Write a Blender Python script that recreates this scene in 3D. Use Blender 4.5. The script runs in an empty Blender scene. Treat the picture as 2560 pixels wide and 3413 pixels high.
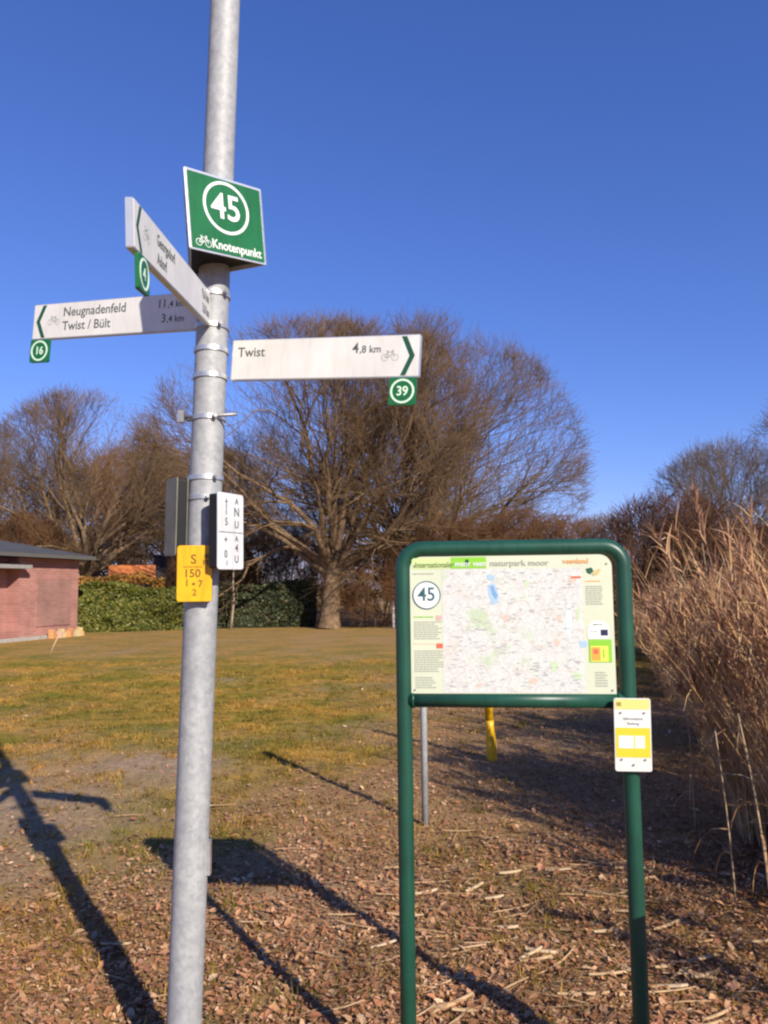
import bpy, math, random
import numpy as np
from mathutils import Vector, Matrix

S = bpy.context.scene
COL = S.collection
rad = math.radians

# ---------------------------------------------------------------- camera, sky, sun, exposure
cam_d = bpy.data.cameras.new('camera')
cam = bpy.data.objects.new('camera', cam_d); COL.objects.link(cam)
cam_d.sensor_fit = 'VERTICAL'; cam_d.sensor_height = 24.0; cam_d.lens = 18.13
cam_d.clip_start = 0.05; cam_d.clip_end = 2000
cam.matrix_world = Matrix.Translation((0, 0, 1.6)) @ Matrix.Rotation(rad(95.6), 4, 'X') @ Matrix.Rotation(rad(-0.6), 4, 'Z')
S.camera = cam

SUN_AZ, SUN_EL = 147.8, 29.3            # degrees clockwise from +Y, degrees above the horizon
SUN = Vector((math.sin(rad(SUN_AZ)) * math.cos(rad(SUN_EL)), math.cos(rad(SUN_AZ)) * math.cos(rad(SUN_EL)), math.sin(rad(SUN_EL))))
world = bpy.data.worlds.new('World'); S.world = world; world.use_nodes = True
wn, wl = world.node_tree.nodes, world.node_tree.links
bg = wn['Background']; bg.inputs['Strength'].default_value = 0.1
sky = wn.new('ShaderNodeTexSky'); sky.sky_type = 'NISHITA'; sky.sun_disc = False
sky.sun_elevation = rad(SUN_EL); sky.sun_rotation = rad(SUN_AZ)
sky.air_density = 1.0; sky.dust_density = 0.0; sky.ozone_density = 10.0
sep = wn.new('ShaderNodeSeparateColor'); comb = wn.new('ShaderNodeCombineColor')
wl.new(sky.outputs[0], sep.inputs[0])
for i, (g, m) in enumerate([(1.05, 1.38), (0.94, 0.90), (0.82, 1.06)]):   # the whole sky's colour response, per channel
    a = wn.new('ShaderNodeMath'); a.operation = 'MULTIPLY'; a.inputs[1].default_value = 0.1
    b = wn.new('ShaderNodeMath'); b.operation = 'POWER'; b.inputs[1].default_value = g
    c = wn.new('ShaderNodeMath'); c.operation = 'MULTIPLY'; c.inputs[1].default_value = m * 10
    wl.new(sep.outputs[i], a.inputs[0]); wl.new(a.outputs[0], b.inputs[0]); wl.new(b.outputs[0], c.inputs[0]); wl.new(c.outputs[0], comb.inputs[i])
wl.new(comb.outputs[0], bg.inputs['Color'])

sun_d = bpy.data.lights.new('sun', 'SUN'); sun_d.energy = 5.0; sun_d.angle = rad(0.53); sun_d.color = (1.0, 0.92, 0.80)
sun = bpy.data.objects.new('sun', sun_d); COL.objects.link(sun); sun.rotation_euler = SUN.to_track_quat('Z', 'Y').to_euler()
sun.location = (20, -30, 30)

S.view_settings.view_transform = 'Standard'; S.view_settings.look = 'None'
S.view_settings.exposure = 0.45; S.view_settings.gamma = 1.0; S.view_settings.use_curve_mapping = False
S.render.engine = 'CYCLES'
S.cycles.filter_width = 2.3
S.cycles.max_bounces = 6; S.cycles.diffuse_bounces = 3; S.cycles.glossy_bounces = 2; S.cycles.transparent_max_bounces = 4

rng = np.random.default_rng(7)
random.seed(7)

# ---------------------------------------------------------------- helpers: materials
def new_mat(name):
    m = bpy.data.materials.new(name); m.use_nodes = True
    nt = m.node_tree
    return m, nt, nt.nodes['Principled BSDF']

def mat(name, col, rough=0.6, metal=0.0, var=0.0, scale=20.0, bump=0.0, col2=None, spec=0.5, coord='Object', detail=5, streak=None):
    m, nt, p = new_mat(name)
    p.inputs['Roughness'].default_value = rough; p.inputs['Metallic'].default_value = metal
    p.inputs['Specular IOR Level'].default_value = spec
    if var or bump or col2:
        tc = nt.nodes.new('ShaderNodeTexCoord'); n = nt.nodes.new('ShaderNodeTexNoise')
        n.inputs['Scale'].default_value = scale; n.inputs['Detail'].default_value = detail
        nt.links.new(tc.outputs[coord], n.inputs['Vector'])
        r = nt.nodes.new('ShaderNodeValToRGB')
        c2 = col2 or tuple(c * (1 - var) for c in col)
        r.color_ramp.elements[0].position = 0.32; r.color_ramp.elements[0].color = (*c2, 1)
        r.color_ramp.elements[1].position = 0.68; r.color_ramp.elements[1].color = (*col, 1)
        nt.links.new(n.outputs['Fac'], r.inputs['Fac']); out_c = r.outputs['Color']
        if streak:
            mp_ = nt.nodes.new('ShaderNodeMapping'); mp_.inputs['Scale'].default_value = (streak[0], streak[0], streak[1]); nt.links.new(tc.outputs[coord], mp_.inputs['Vector'])
            n3 = nt.nodes.new('ShaderNodeTexNoise'); n3.inputs['Scale'].default_value = 1; n3.inputs['Detail'].default_value = 8; n3.inputs['Roughness'].default_value = .7; nt.links.new(mp_.outputs[0], n3.inputs['Vector'])
            r3 = nt.nodes.new('ShaderNodeValToRGB'); r3.color_ramp.elements[0].position = .30; r3.color_ramp.elements[0].color = (*streak[2], 1); r3.color_ramp.elements[1].position = .52; r3.color_ramp.elements[1].color = (1, 1, 1, 1)
            nt.links.new(n3.outputs['Fac'], r3.inputs['Fac'])
            m3_ = nt.nodes.new('ShaderNodeMix'); m3_.data_type = 'RGBA'; m3_.blend_type = 'MULTIPLY'; m3_.inputs['Factor'].default_value = 1
            nt.links.new(out_c, m3_.inputs['A']); nt.links.new(r3.outputs['Color'], m3_.inputs['B']); out_c = m3_.outputs['Result']
        nt.links.new(out_c, p.inputs['Base Color'])
        if bump:
            b = nt.nodes.new('ShaderNodeBump'); b.inputs['Strength'].default_value = bump; b.inputs['Distance'].default_value = 0.01
            nt.links.new(n.outputs['Fac'], b.inputs['Height']); nt.links.new(b.outputs['Normal'], p.inputs['Normal'])
    else:
        p.inputs['Base Color'].default_value = (*col, 1)
    return m

def island_mat(name, cols, rough=0.8, trans=0.0, spec=0.2, patch=None):
    """every loose piece of the mesh takes its own colour from the ramp"""
    m, nt, p = new_mat(name)
    p.inputs['Roughness'].default_value = rough; p.inputs['Specular IOR Level'].default_value = spec
    g = nt.nodes.new('ShaderNodeNewGeometry'); r = nt.nodes.new('ShaderNodeValToRGB')
    el = r.color_ramp.elements
    while len(el) < len(cols): el.new(0.5)
    for i, c in enumerate(cols):
        el[i].position = i / (len(cols) - 1); el[i].color = (*c, 1)
    nt.links.new(g.outputs['Random Per Island'], r.inputs['Fac']); out = r.outputs['Color']
    if patch:
        tc_ = nt.nodes.new('ShaderNodeTexCoord'); mul = None
        for sc_, lo, hi in patch:
            n_ = nt.nodes.new('ShaderNodeTexNoise'); n_.inputs['Scale'].default_value = sc_; n_.inputs['Detail'].default_value = 6; n_.inputs['Roughness'].default_value = .65
            nt.links.new(tc_.outputs['Object'], n_.inputs['Vector'])
            rr = nt.nodes.new('ShaderNodeValToRGB'); rr.color_ramp.elements[0].position = .38; rr.color_ramp.elements[0].color = (*lo, 1); rr.color_ramp.elements[1].position = .62; rr.color_ramp.elements[1].color = (*hi, 1)
            nt.links.new(n_.outputs['Fac'], rr.inputs['Fac'])
            mx_ = nt.nodes.new('ShaderNodeMix'); mx_.data_type = 'RGBA'; mx_.blend_type = 'MULTIPLY'; mx_.inputs['Factor'].default_value = 1
            nt.links.new(out, mx_.inputs['A']); nt.links.new(rr.outputs['Color'], mx_.inputs['B']); out = mx_.outputs['Result']
    nt.links.new(out, p.inputs['Base Color'])
    if trans:
        t = nt.nodes.new('ShaderNodeBsdfTranslucent'); mx = nt.nodes.new('ShaderNodeMixShader'); mx.inputs[0].default_value = trans
        nt.links.new(out, t.inputs['Color']); nt.links.new(p.outputs[0], mx.inputs[1]); nt.links.new(t.outputs[0], mx.inputs[2])
        nt.links.new(mx.outputs[0], nt.nodes['Material Output'].inputs['Surface'])
    return m

# ---------------------------------------------------------------- helpers: objects
def link(o, parent=None):
    COL.objects.link(o)
    if parent is not None: o.parent = parent
    return o

def tag(o, label=None, cat=None, group=None, kind=None):
    if label: o['label'] = label
    if cat: o['category'] = cat
    if group: o['group'] = group
    if kind: o['kind'] = kind
    return o

def thing(name, label, cat, loc=(0, 0, 0), mx=None, group=None):
    o = bpy.data.objects.new(name, None); o.empty_display_size = 0.1; COL.objects.link(o)
    if mx is not None: o.matrix_world = mx
    else: o.location = loc
    return tag(o, label, cat, group)

class MB:
    """collects shapes in one mesh"""
    def __init__(s): s.v = []; s.f = []; s.sm = []
    def add(s, v, f, smooth=False):
        k = len(s.v); s.v += [tuple(p) for p in v]; s.f += [tuple(i + k for i in q) for q in f]; s.sm += [smooth] * len(f)
        return s
    def box(s, x0, x1, y0, y1, z0, z1):
        v = [(x, y, z) for x in (x0, x1) for y in (y0, y1) for z in (z0, z1)]
        return s.add(v, [(0, 1, 3, 2), (4, 6, 7, 5), (0, 4, 5, 1), (2, 3, 7, 6), (0, 2, 6, 4), (1, 5, 7, 3)])
    def prism(s, pts, y0, y1):
        """outline of (x, z) points, counter-clockwise seen from -y, from y0 (front) to y1 (back)"""
        n = len(pts)
        v = [(x, y0, z) for x, z in pts] + [(x, y1, z) for x, z in pts]
        f = [tuple(range(n)), tuple(range(2 * n - 1, n - 1, -1))] + [(i, i + n, (i + 1) % n + n, (i + 1) % n) for i in range(n)]
        return s.add(v, f)
    def tube(s, pts, r, sides=12, caps=True, closed=False):
        P = [Vector(p) for p in pts]; n = len(P)
        rr = r if hasattr(r, '__len__') else [r] * n
        v = []; prev = None
        for i, p in enumerate(P):
            if closed: t = P[(i + 1) % n] - P[i - 1]
            else: t = (P[min(i + 1, n - 1)] - P[max(i - 1, 0)])
            t.normalize()
            if prev is None:
                prev = t.orthogonal().normalized()
            a = (prev - t * prev.dot(t)).normalized(); prev = a; b = t.cross(a)
            for k in range(sides):
                an = 2 * math.pi * k / sides
                v.append(p + (a * math.cos(an) + b * math.sin(an)) * rr[i])
        f = []
        for i in range(n if closed else n - 1):
            j = (i + 1) % n
            for k in range(sides):
                k2 = (k + 1) % sides
                f.append((i * sides + k, i * sides + k2, j * sides + k2, j * sides + k))
        s.add(v, f, True)
        if caps and not closed:
            k0 = len(s.v) - len(v)
            s.f.append(tuple(k0 + k for k in range(sides - 1, -1, -1))); s.sm.append(False)
            s.f.append(tuple(k0 + (n - 1) * sides + k for k in range(sides))); s.sm.append(False)
        return s
    def ring(s, cx, cz, r0, r1, y0, y1, n=40):
        v = []
        for k in range(n):
            a = 2 * math.pi * k / n; c, d = math.cos(a), math.sin(a)
            v += [(cx + r0 * c, y0, cz + r0 * d), (cx + r1 * c, y0, cz + r1 * d), (cx + r1 * c, y1, cz + r1 * d), (cx + r0 * c, y1, cz + r0 * d)]
        f = []
        for k in range(n):
            a, b = 4 * k, 4 * ((k + 1) % n)
            for i in range(4): f.append((a + i, a + (i + 1) % 4, b + (i + 1) % 4, b + i))
        return s.add(v, f)
    def bar(s, x0, z0, x1, z1, w, y0, y1):
        d = Vector((x1 - x0, z1 - z0)); d.normalize(); nx, nz = -d.y * w / 2, d.x * w / 2
        return s.prism([(x0 - nx, z0 - nz), (x1 - nx, z1 - nz), (x1 + nx, z1 + nz), (x0 + nx, z0 + nz)], y0, y1)
    def build(s, name, m, parent=None, bevel=0.0):
        me = bpy.data.meshes.new(name); me.from_pydata(s.v, [], s.f); me.materials.append(m)
        me.polygons.foreach_set('use_smooth', s.sm); me.update()
        o = link(bpy.data.objects.new(name, me), parent)
        if bevel:
            b = o.modifiers.new('bevel', 'BEVEL'); b.width = bevel; b.segments = 2; b.limit_method = 'ANGLE'
        return o

def np_mesh(name, v, quads=None, tris=None, m=None, parent=None, smooth=False, attrs=None):
    """large meshes straight from arrays"""
    me = bpy.data.meshes.new(name)
    loops = []; starts = []; tot = 0
    for f, k in ((quads, 4), (tris, 3)):
        if f is not None and len(f):
            f = np.asarray(f); loops.append(f.reshape(-1)); starts.append(tot + np.arange(len(f)) * k); tot += f.size
    loops = np.concatenate(loops).astype(np.int32); starts = np.concatenate(starts).astype(np.int32)
    me.vertices.add(len(v)); me.vertices.foreach_set('co', np.asarray(v, np.float32).reshape(-1))
    me.loops.add(len(loops)); me.loops.foreach_set('vertex_index', loops)
    me.polygons.add(len(starts)); me.polygons.foreach_set('loop_start', starts)
    if smooth: me.polygons.foreach_set('use_smooth', np.ones(len(starts), bool))
    me.update(calc_edges=True); me.validate()
    for k, a in (attrs or {}).items():
        at = me.attributes.new(k, 'FLOAT', 'POINT'); at.data.foreach_set('value', np.asarray(a, np.float32))
    if m: me.materials.append(m)
    return link(bpy.data.objects.new(name, me), parent)

def text(body, size, x, z, y, m, parent, name='lettering', bold=0.0, align='LEFT', sx=1.0, rot=0.0, extrude=0.0004, shear=0.0):
    cu = bpy.data.curves.new('lettering_outline', 'FONT'); cu.body = body; cu.size = size; cu.extrude = extrude; cu.offset = bold
    cu.align_x = align; cu.align_y = 'CENTER'; cu.resolution_u = 3; cu.shear = shear
    to = bpy.data.objects.new('lettering_outline', cu); COL.objects.link(to)
    dg = bpy.context.evaluated_depsgraph_get(); dg.update()
    me = bpy.data.meshes.new_from_object(to.evaluated_get(dg)); me.name = name
    bpy.data.objects.remove(to); bpy.data.curves.remove(cu)
    c, s_ = math.cos(rot), math.sin(rot)
    for v in me.vertices:
        a, b, d = v.co.x * sx, v.co.y, v.co.z
        v.co = (x + a * c - b * s_, y - d, z + a * s_ + b * c)
    me.materials.clear(); me.materials.append(m)
    return link(bpy.data.objects.new(name, me), parent)

def rrect(x0, x1, z0, z1, r, n=5, corners=(1, 1, 1, 1)):
    """rounded outline, counter-clockwise from bottom left: bl, br, tr, tl"""
    out = []
    for (cx, cz, a0, on) in ((x0 + r, z0 + r, 180, corners[0]), (x1 - r, z0 + r, 270, corners[1]), (x1 - r, z1 - r, 0, corners[2]), (x0 + r, z1 - r, 90, corners[3])):
        if not on:
            out.append((x0 if cx < (x0 + x1) / 2 else x1, z0 if cz < (z0 + z1) / 2 else z1)); continue
        for k in range(n + 1):
            a = rad(a0 + 90 * k / n); out.append((cx + r * math.cos(a), cz + r * math.sin(a)))
    return out

def frame(o, xdir, k=1.0):
    """a sign's own axes: x along its face left to right, -y out of the face, z up"""
    x = Vector(xdir).normalized(); y = Vector((0, 0, 1)).cross(x).normalized(); z = x.cross(y)
    m = Matrix((x, y, z)).transposed().to_4x4(); m.translation = Vector(o)
    return m @ Matrix.Scale(k, 4)

def copy_thing(o, loc, rotz=None, scale=None, label=None):
    def cp(src, par):
        c = src.copy(); COL.objects.link(c); c.parent = par
        for ch in src.children: cp(ch, c)
        return c
    c = cp(o, None); c.location = loc
    if rotz is not None: c.rotation_euler.z = rotz
    if scale is not None: c.scale = scale if hasattr(scale, '__len__') else (scale,) * 3
    if label: c['label'] = label
    return c

def wob(x, y, seed, f):
    """smooth 0..1 noise on the ground plane"""
    r = np.random.default_rng(seed); out = 0; tot = 0
    for k in range(9):
        a = r.uniform(0, 6.283); ff = f * (0.5 + k * 0.45); am = 1 / (0.6 + k * 0.35)
        out = out + am * np.sin(ff * (x * math.cos(a) + y * math.sin(a)) + r.uniform(0, 6.283) + 1.3 * np.sin(ff * .6 * (x * math.sin(a) - y * math.cos(a)) + k))
        tot += am
    return 0.5 + 0.5 * out / tot * 1.6

# ---------------------------------------------------------------- the ground
def height(x, y):
    near = np.clip((30 - np.hypot(x, y)) / 20, 0, 1)
    return near * ((wob(x, y, 3, 1.1) - .5) * 0.06 + (wob(x, y, 4, 7.0) - .5) * 0.022)

def litter_at(x, y):
    """how thickly fallen leaves lie: thick near the reeds and by the boards, thin on the lawn"""
    d = np.clip((7.4 - y + 0.35 * np.minimum(x, 0)) / 3.6, 0, 1) + np.clip((x + 1.1) / 1.7, 0, 1) * np.clip((17 - y) / 8, 0, 1)
    d = np.clip(d, 0, 1)
    return np.clip(d * 1.1 + (wob(x, y, 11, 2.2) - .5) * .8 - .05, 0.05, 1)

def bare_at(x, y):
    a = np.exp(-(((x + 2.9) / 1.15) ** 2 + ((y - 5.9) / 1.0) ** 2)) + .7 * np.exp(-(((x + 2.1) / .8) ** 2 + ((y - 7.3) / .6) ** 2)) + .22 * np.exp(-(((x + 1.3) / 1.2) ** 2 + ((y - 4.6) / .5) ** 2))
    return np.clip(a * 1.5 + (wob(x, y, 15, 2.6) - .55) * .8, 0, 1)

def axis(fine0, fine1, step, lo, hi):
    mid = np.arange(fine0, fine1 + 1e-6, step); a = [fine0]; s = step
    while a[-1] > lo: s *= 1.35; a.append(a[-1] - s)
    b = [fine1]; s = step
    while b[-1] < hi: s *= 1.35; b.append(b[-1] + s)
    return np.concatenate([np.array(a[1:])[::-1], mid, np.array(b[1:])])

gx = axis(-9, 6, .06, -500, 500); gy = axis(1, 16, .06, -300, 900)
X, Y = np.meshgrid(gx, gy)
Z = height(X, Y)
gv = np.stack([X, Y, Z], -1).reshape(-1, 3)
nx, ny = len(gx), len(gy)
ii = (np.arange(ny - 1)[:, None] * nx + np.arange(nx - 1)[None]).reshape(-1)
gq = np.stack([ii, ii + 1, ii + nx + 1, ii + nx], -1)

gm, nt, gp = new_mat('lawn_soil'); gp.inputs['Roughness'].default_value = 0.95; gp.inputs['Specular IOR Level'].default_value = 0.1
N = nt.nodes.new; L = nt.links.new
def attr(n):
    a = N('ShaderNodeAttribute'); a.attribute_name = n; return a.outputs['Fac']
tc = N('ShaderNodeTexCoord')
def noise(scale, det=6, rough=.6, dist=0.0):
    n = N('ShaderNodeTexNoise'); n.inputs['Scale'].default_value = scale; n.inputs['Detail'].default_value = det; n.inputs['Roughness'].default_value = rough
    n.inputs['Distortion'].default_value = dist
    L(tc.outputs['Object'], n.inputs['Vector']); return n.outputs['Fac']
def ramp(fac, stops):
    r = N('ShaderNodeValToRGB'); el = r.color_ramp.elements
    while len(el) < len(stops): el.new(.5)
    for e, (p, c) in zip(el, stops): e.position = p; e.color = (*c, 1)
    L(fac, r.inputs['Fac']); return r.outputs['Color']
def mix(fac, a, b):
    m_ = N('ShaderNodeMix'); m_.data_type = 'RGBA'; L(fac, m_.inputs['Factor']); L(a, m_.inputs['A']); L(b, m_.inputs['B']); return m_.outputs['Result']
grass_c = ramp(noise(55, 8, .75), [(.28, (.085, .070, .012)), (.45, (.22, .18, .028)), (.58, (.33, .25, .05)), (.75, (.42, .29, .085))])
broad_c = ramp(noise(.55, 4, .55), [(.35, (.24, .21, .022)), (.55, (.32, .23, .038)), (.7, (.42, .24, .065))])
lawn = mix(noise(.9, 3), grass_c, broad_c)
mott = ramp(noise(5.5, 7, .7), [(.36, (.50, .46, .38)), (.45, (.85, .83, .74)), (.54, (1.08, 1.02, 1.0)), (.63, (1.45, 1.22, 1.25))])
mm0 = N('ShaderNodeMix'); mm0.data_type = 'RGBA'; mm0.blend_type = 'MULTIPLY'; mm0.inputs['Factor'].default_value = 1; L(lawn, mm0.inputs['A']); L(mott, mm0.inputs['B']); 
mot2 = ramp(noise(.9, 6, .65), [(.38, (.62, .74, .55)), (.62, (1.35, 1.08, 1.15))])
mm1 = N('ShaderNodeMix'); mm1.data_type = 'RGBA'; mm1.blend_type = 'MULTIPLY'; mm1.inputs['Factor'].default_value = 1; L(mm0.outputs['Result'], mm1.inputs['A']); L(mot2, mm1.inputs['B']); lawn = mm1.outputs['Result']
lit_c = ramp(noise(70, 8, .8, .6), [(.25, (.08, .042, .018)), (.42, (.25, .145, .066)), (.56, (.39, .235, .112)), (.72, (.56, .36, .19))])
bare_c = ramp(noise(26, 8, .75), [(.3, (.15, .095, .055)), (.5, (.33, .225, .135)), (.7, (.50, .36, .23))])
col = mix(attr('litter'), lawn, lit_c); col = mix(attr('bare'), col, bare_c)
L(col, gp.inputs['Base Color'])
bp = N('ShaderNodeBump'); bp.inputs['Strength'].default_value = .5; bp.inputs['Distance'].default_value = .03
L(noise(38, 8, .75), bp.inputs['Height']); L(bp.outputs['Normal'], gp.inputs['Normal'])
ground = np_mesh('ground', gv, gq, None, gm, smooth=True, attrs={'litter': np.clip(litter_at(X, Y) * np.clip((26 - Y) / 10, 0, 1) + np.clip((Y - 16) / 9, 0, 1) * (.25 + .9 * wob(X, Y, 19, .7)) * np.clip((X + 15) / 9, .15, 1), 0, 1).reshape(-1), 'bare': bare_at(X, Y).reshape(-1)})
tag(ground, kind='structure')
def gz(x, y): return float(height(np.array(x, float), np.array(y, float)))

# ---------------------------------------------------------------- bare trees
def unit(v): return v / np.maximum(np.linalg.norm(v, axis=-1, keepdims=True), 1e-9)

def env_dist(p, d, c, R):
    """distance from p along d to an ellipsoid"""
    q = (p - c) / R; e = d / R
    A = (e * e).sum(-1); B = (q * e).sum(-1); C = (q * q).sum(-1) - 1
    D = np.maximum(B * B - A * C, 0)
    return np.maximum((-B + np.sqrt(D)) / A, 0.0)

def grow(p, d, ln, K, up, wig, r):
    """paths (n, K, 3) of branches that wander and turn up"""
    n = len(p); pts = np.zeros((n, K, 3)); pts[:, 0] = p; d = d.copy()
    for k in range(1, K):
        d = unit(d + r.normal(0, wig, (n, 3)) + np.array([0, 0, 1]) * (up[:, None] if hasattr(up, '__len__') else up))
        pts[:, k] = pts[:, k - 1] + d * (ln / (K - 1))[:, None]
    return pts

def tubes(pts, rad_, sides):
    n, K, _ = pts.shape
    t = np.zeros_like(pts); t[:, 1:-1] = pts[:, 2:] - pts[:, :-2]; t[:, 0] = pts[:, 1] - pts[:, 0]; t[:, -1] = pts[:, -1] - pts[:, -2]
    t = unit(t); ref = np.where(np.abs(t[:, :1, 2:3]) > .8, np.array([1., 0, 0]), np.array([0, 0, 1.]))
    a = unit(np.cross(np.broadcast_to(ref, t.shape), t)); b = np.cross(t, a)
    an = np.arange(sides) * 2 * math.pi / sides
    v = pts[:, :, None] + rad_[:, :, None, None] * (a[:, :, None] * np.cos(an)[:, None] + b[:, :, None] * np.sin(an)[:, None])
    base = (np.arange(n)[:, None, None] * K + np.arange(K - 1)[None, :, None]) * sides
    k = np.arange(sides); k2 = (k + 1) % sides
    q = np.stack([base + k, base + k2, base + sides + k2, base + sides + k], -1).reshape(-1, 4)
    return v.reshape(-1, 3), q

def children(pts, rad_, num, t0, t1, ang, r, bias_up, bias_out, ctr):
    """num shoots per branch: start point, direction, local radius"""
    n, K, _ = pts.shape
    t = (np.linspace(t0, t1, num)[None] + r.uniform(-.5, .5, (n, num)) * (t1 - t0) / num).clip(0, 1) * (K - 1)
    i = np.minimum(t.astype(int), K - 2); f = (t - i)[..., None]; idx = np.arange(n)[:, None]
    p = pts[idx, i] * (1 - f) + pts[idx, i + 1] * f
    tan = unit(pts[idx, i + 1] - pts[idx, i]); rr = rad_[idx, i] * (1 - f[..., 0]) + rad_[idx, i + 1] * f[..., 0]
    rv = unit(r.normal(0, 1, p.shape)); side = unit(rv - tan * (rv * tan).sum(-1, keepdims=True))
    a = np.radians(r.normal(ang, 12, t.shape))[..., None]
    out = unit(p - ctr)
    d = unit(tan * np.cos(a) + side * np.sin(a) + out * bias_out + np.array([0, 0, 1]) * bias_up)
    return p.reshape(-1, 3), d.reshape(-1, 3), rr.reshape(-1), tan

def make_tree(seed, H, Rx, Ry, trunk_h, trunk_r, limbs, elev, nums=(9, 8, 7, 3), crown_low=None, stems=1, dense=1.0, twig=.007, wig=.10):
    """verts/quads of (trunk with limbs, crown of twigs)"""
    r = np.random.default_rng(seed)
    low = trunk_h * .55 if crown_low is None else crown_low
    c = np.array([0, 0, low + (H - low) * .42]); R = np.array([Rx, Ry, (H - low) * .58])
    # trunk(s)
    p0 = np.zeros((stems, 3)); p0[:, :2] = r.normal(0, .28 if stems > 1 else 0, (stems, 2))
    tp = grow(p0, unit(np.array([[0, 0, 1.]]) + r.normal(0, .22 if stems > 1 else .04, (stems, 3))), np.full(stems, trunk_h), 7, .05, .05, r)
    s = np.linspace(0, 1, 7); tr = trunk_r * (1 - .22 * s + .22 * np.exp(-s * 9))[None].repeat(stems, 0)
    V, Q = [], []; cv, cq = [], []
    def put(lst, v, q): k = sum(len(x) for x in lst[0]); lst[0].append(v); lst[1].append(q + k)
    big, fine = (V, Q), (cv, cq)
    put(big, *tubes(tp, tr, 10))
    # limbs
    nl = limbs
    az = np.arange(nl) * 2.39996 + r.uniform(-.3, .3, nl); el = np.radians(elev[0] + (elev[1] - elev[0]) * np.linspace(0, 1, nl) ** 1.15 + r.normal(0, 4, nl))
    d = np.stack([np.cos(az) * np.cos(el), np.sin(az) * np.cos(el), np.sin(el)], -1)
    si = np.arange(nl) % stems; tt = r.uniform(.72, 1, nl) if trunk_h > .8 else r.uniform(.3, 1, nl)
    k = np.minimum((tt * 6).astype(int), 5); f = (tt * 6 - k)[:, None]
    p = tp[si, k] * (1 - f) + tp[si, k + 1] * f
    ln = env_dist(p, d, c, R) * r.uniform(.80, .97, nl)
    pts = grow(p, d, ln, 12, np.where(el < .5, .022, .0), wig * 1.35, r)
    t = np.linspace(0, 1, 12); r0 = trunk_r * r.uniform(.30, .50, nl) * (1 if nl < 14 else .85)
    rr = r0[:, None] * (1 - .93 * t ** .8)[None] + .006
    put(big, *tubes(pts, rr, 7))
    up = [.12, .10, .06, .05]; ang = [42, 44, 46, 40]; Ks = [8, 6, 4, 2]; sides = [5, 4, 3, 3]; frac = [.80, .62, .52, .5]; outb = [.55, .45, .35, .35]
    for lv, num in enumerate(nums):
        num = max(2, int(round(num * dense)))
        plen = np.linalg.norm(pts[:, -1] - pts[:, 0], axis=-1)
        p, d, pr_, _ = children(pts, rr, num, .22 if lv == 0 else .15, 1.0, ang[lv], r, up[lv], outb[lv], c - np.array([0, 0, R[2] * .4]))
        ln = np.minimum(env_dist(p, d, c, R) * r.uniform(.8, 1.08, len(p)) + .1, (plen.repeat(num) * frac[lv] + .12) * r.uniform(.55, 1.15, len(p)))
        if lv == 3: ln = r.uniform(.3, .8, len(p)) * (H / 12) ** .5
        ok = env_dist(p, d, c, R) > (.35, .3, .25, .12)[lv]; p, d, pr_, ln = p[ok], d[ok], pr_[ok], ln[ok]
        K = Ks[lv]
        pts = grow(p, d, ln, K, .04, wig * (2.3, 1.9, 1.5, 1.35)[lv], r)
        r0 = np.maximum(np.minimum(pr_ * .62, .022 * ln + .004), twig)
        t = np.linspace(0, 1, K); rr = np.maximum(r0[:, None] * (1 - .8 * t)[None], twig * .55)
        put(big if lv == 0 else fine, *tubes(pts, rr, sides[lv]))
    return (np.concatenate(V), np.concatenate(Q)), (np.concatenate(cv), np.concatenate(cq))

def bark(name, a, b, scale=6):
    return mat(name, a, .9, 0, col2=b, scale=scale, bump=1.0, spec=.15)
m_bark = bark('oak_bark', (.24, .155, .090), (.095, .064, .036))
m_twig = mat('oak_twigs', (.215, .135, .072), .9, col2=(.115, .074, .042), scale=.7, spec=.1)
m_twig2 = mat('red_brown_twigs', (.225, .11, .048), .9, col2=(.12, .06, .03), scale=.9, spec=.1)
m_twig3 = mat('grey_twigs', (.21, .155, .11), .9, col2=(.11, .08, .058), scale=.8, spec=.1)
m_twig4 = mat('dark_brown_twigs', (.13, .062, .036), .9, col2=(.06, .032, .02), scale=.9, spec=.1)

def tree(name, label, cat, loc, geo, mb=None, mt=None, rotz=0.0, group=None):
    t = thing(name, label, cat, loc, group=group); t.rotation_euler.z = rotz
    np_mesh('trunk', geo[0][0], geo[0][1], None, mb or m_bark, t, True)
    np_mesh('crown', geo[1][0], geo[1][1], None, mt or m_twig, t, False)
    return t

gA = make_tree(23, 12.3, 7.9, 7.0, 2.5, .41, 13, (26, 86), nums=(8, 8, 6, 3))
gB = make_tree(38, 13.7, 8.0, 7.4, 2.7, .40, 22, (6, 87), nums=(8, 7, 7, 3))
gC = make_tree(47, 11.6, 5.6, 5.2, 2.8, .36, 13, (26, 86), nums=(8, 8, 7, 3))
gD = make_tree(58, 6.9, 3.4, 3.2, 1.9, .15, 13, (20, 86), nums=(7, 6, 5, 2), twig=.006)
gS = make_tree(63, 3.6, 2.3, 2.0, .35, .05, 16, (25, 88), nums=(8, 7, 6, 2), stems=5, twig=.006, crown_low=0)

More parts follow.
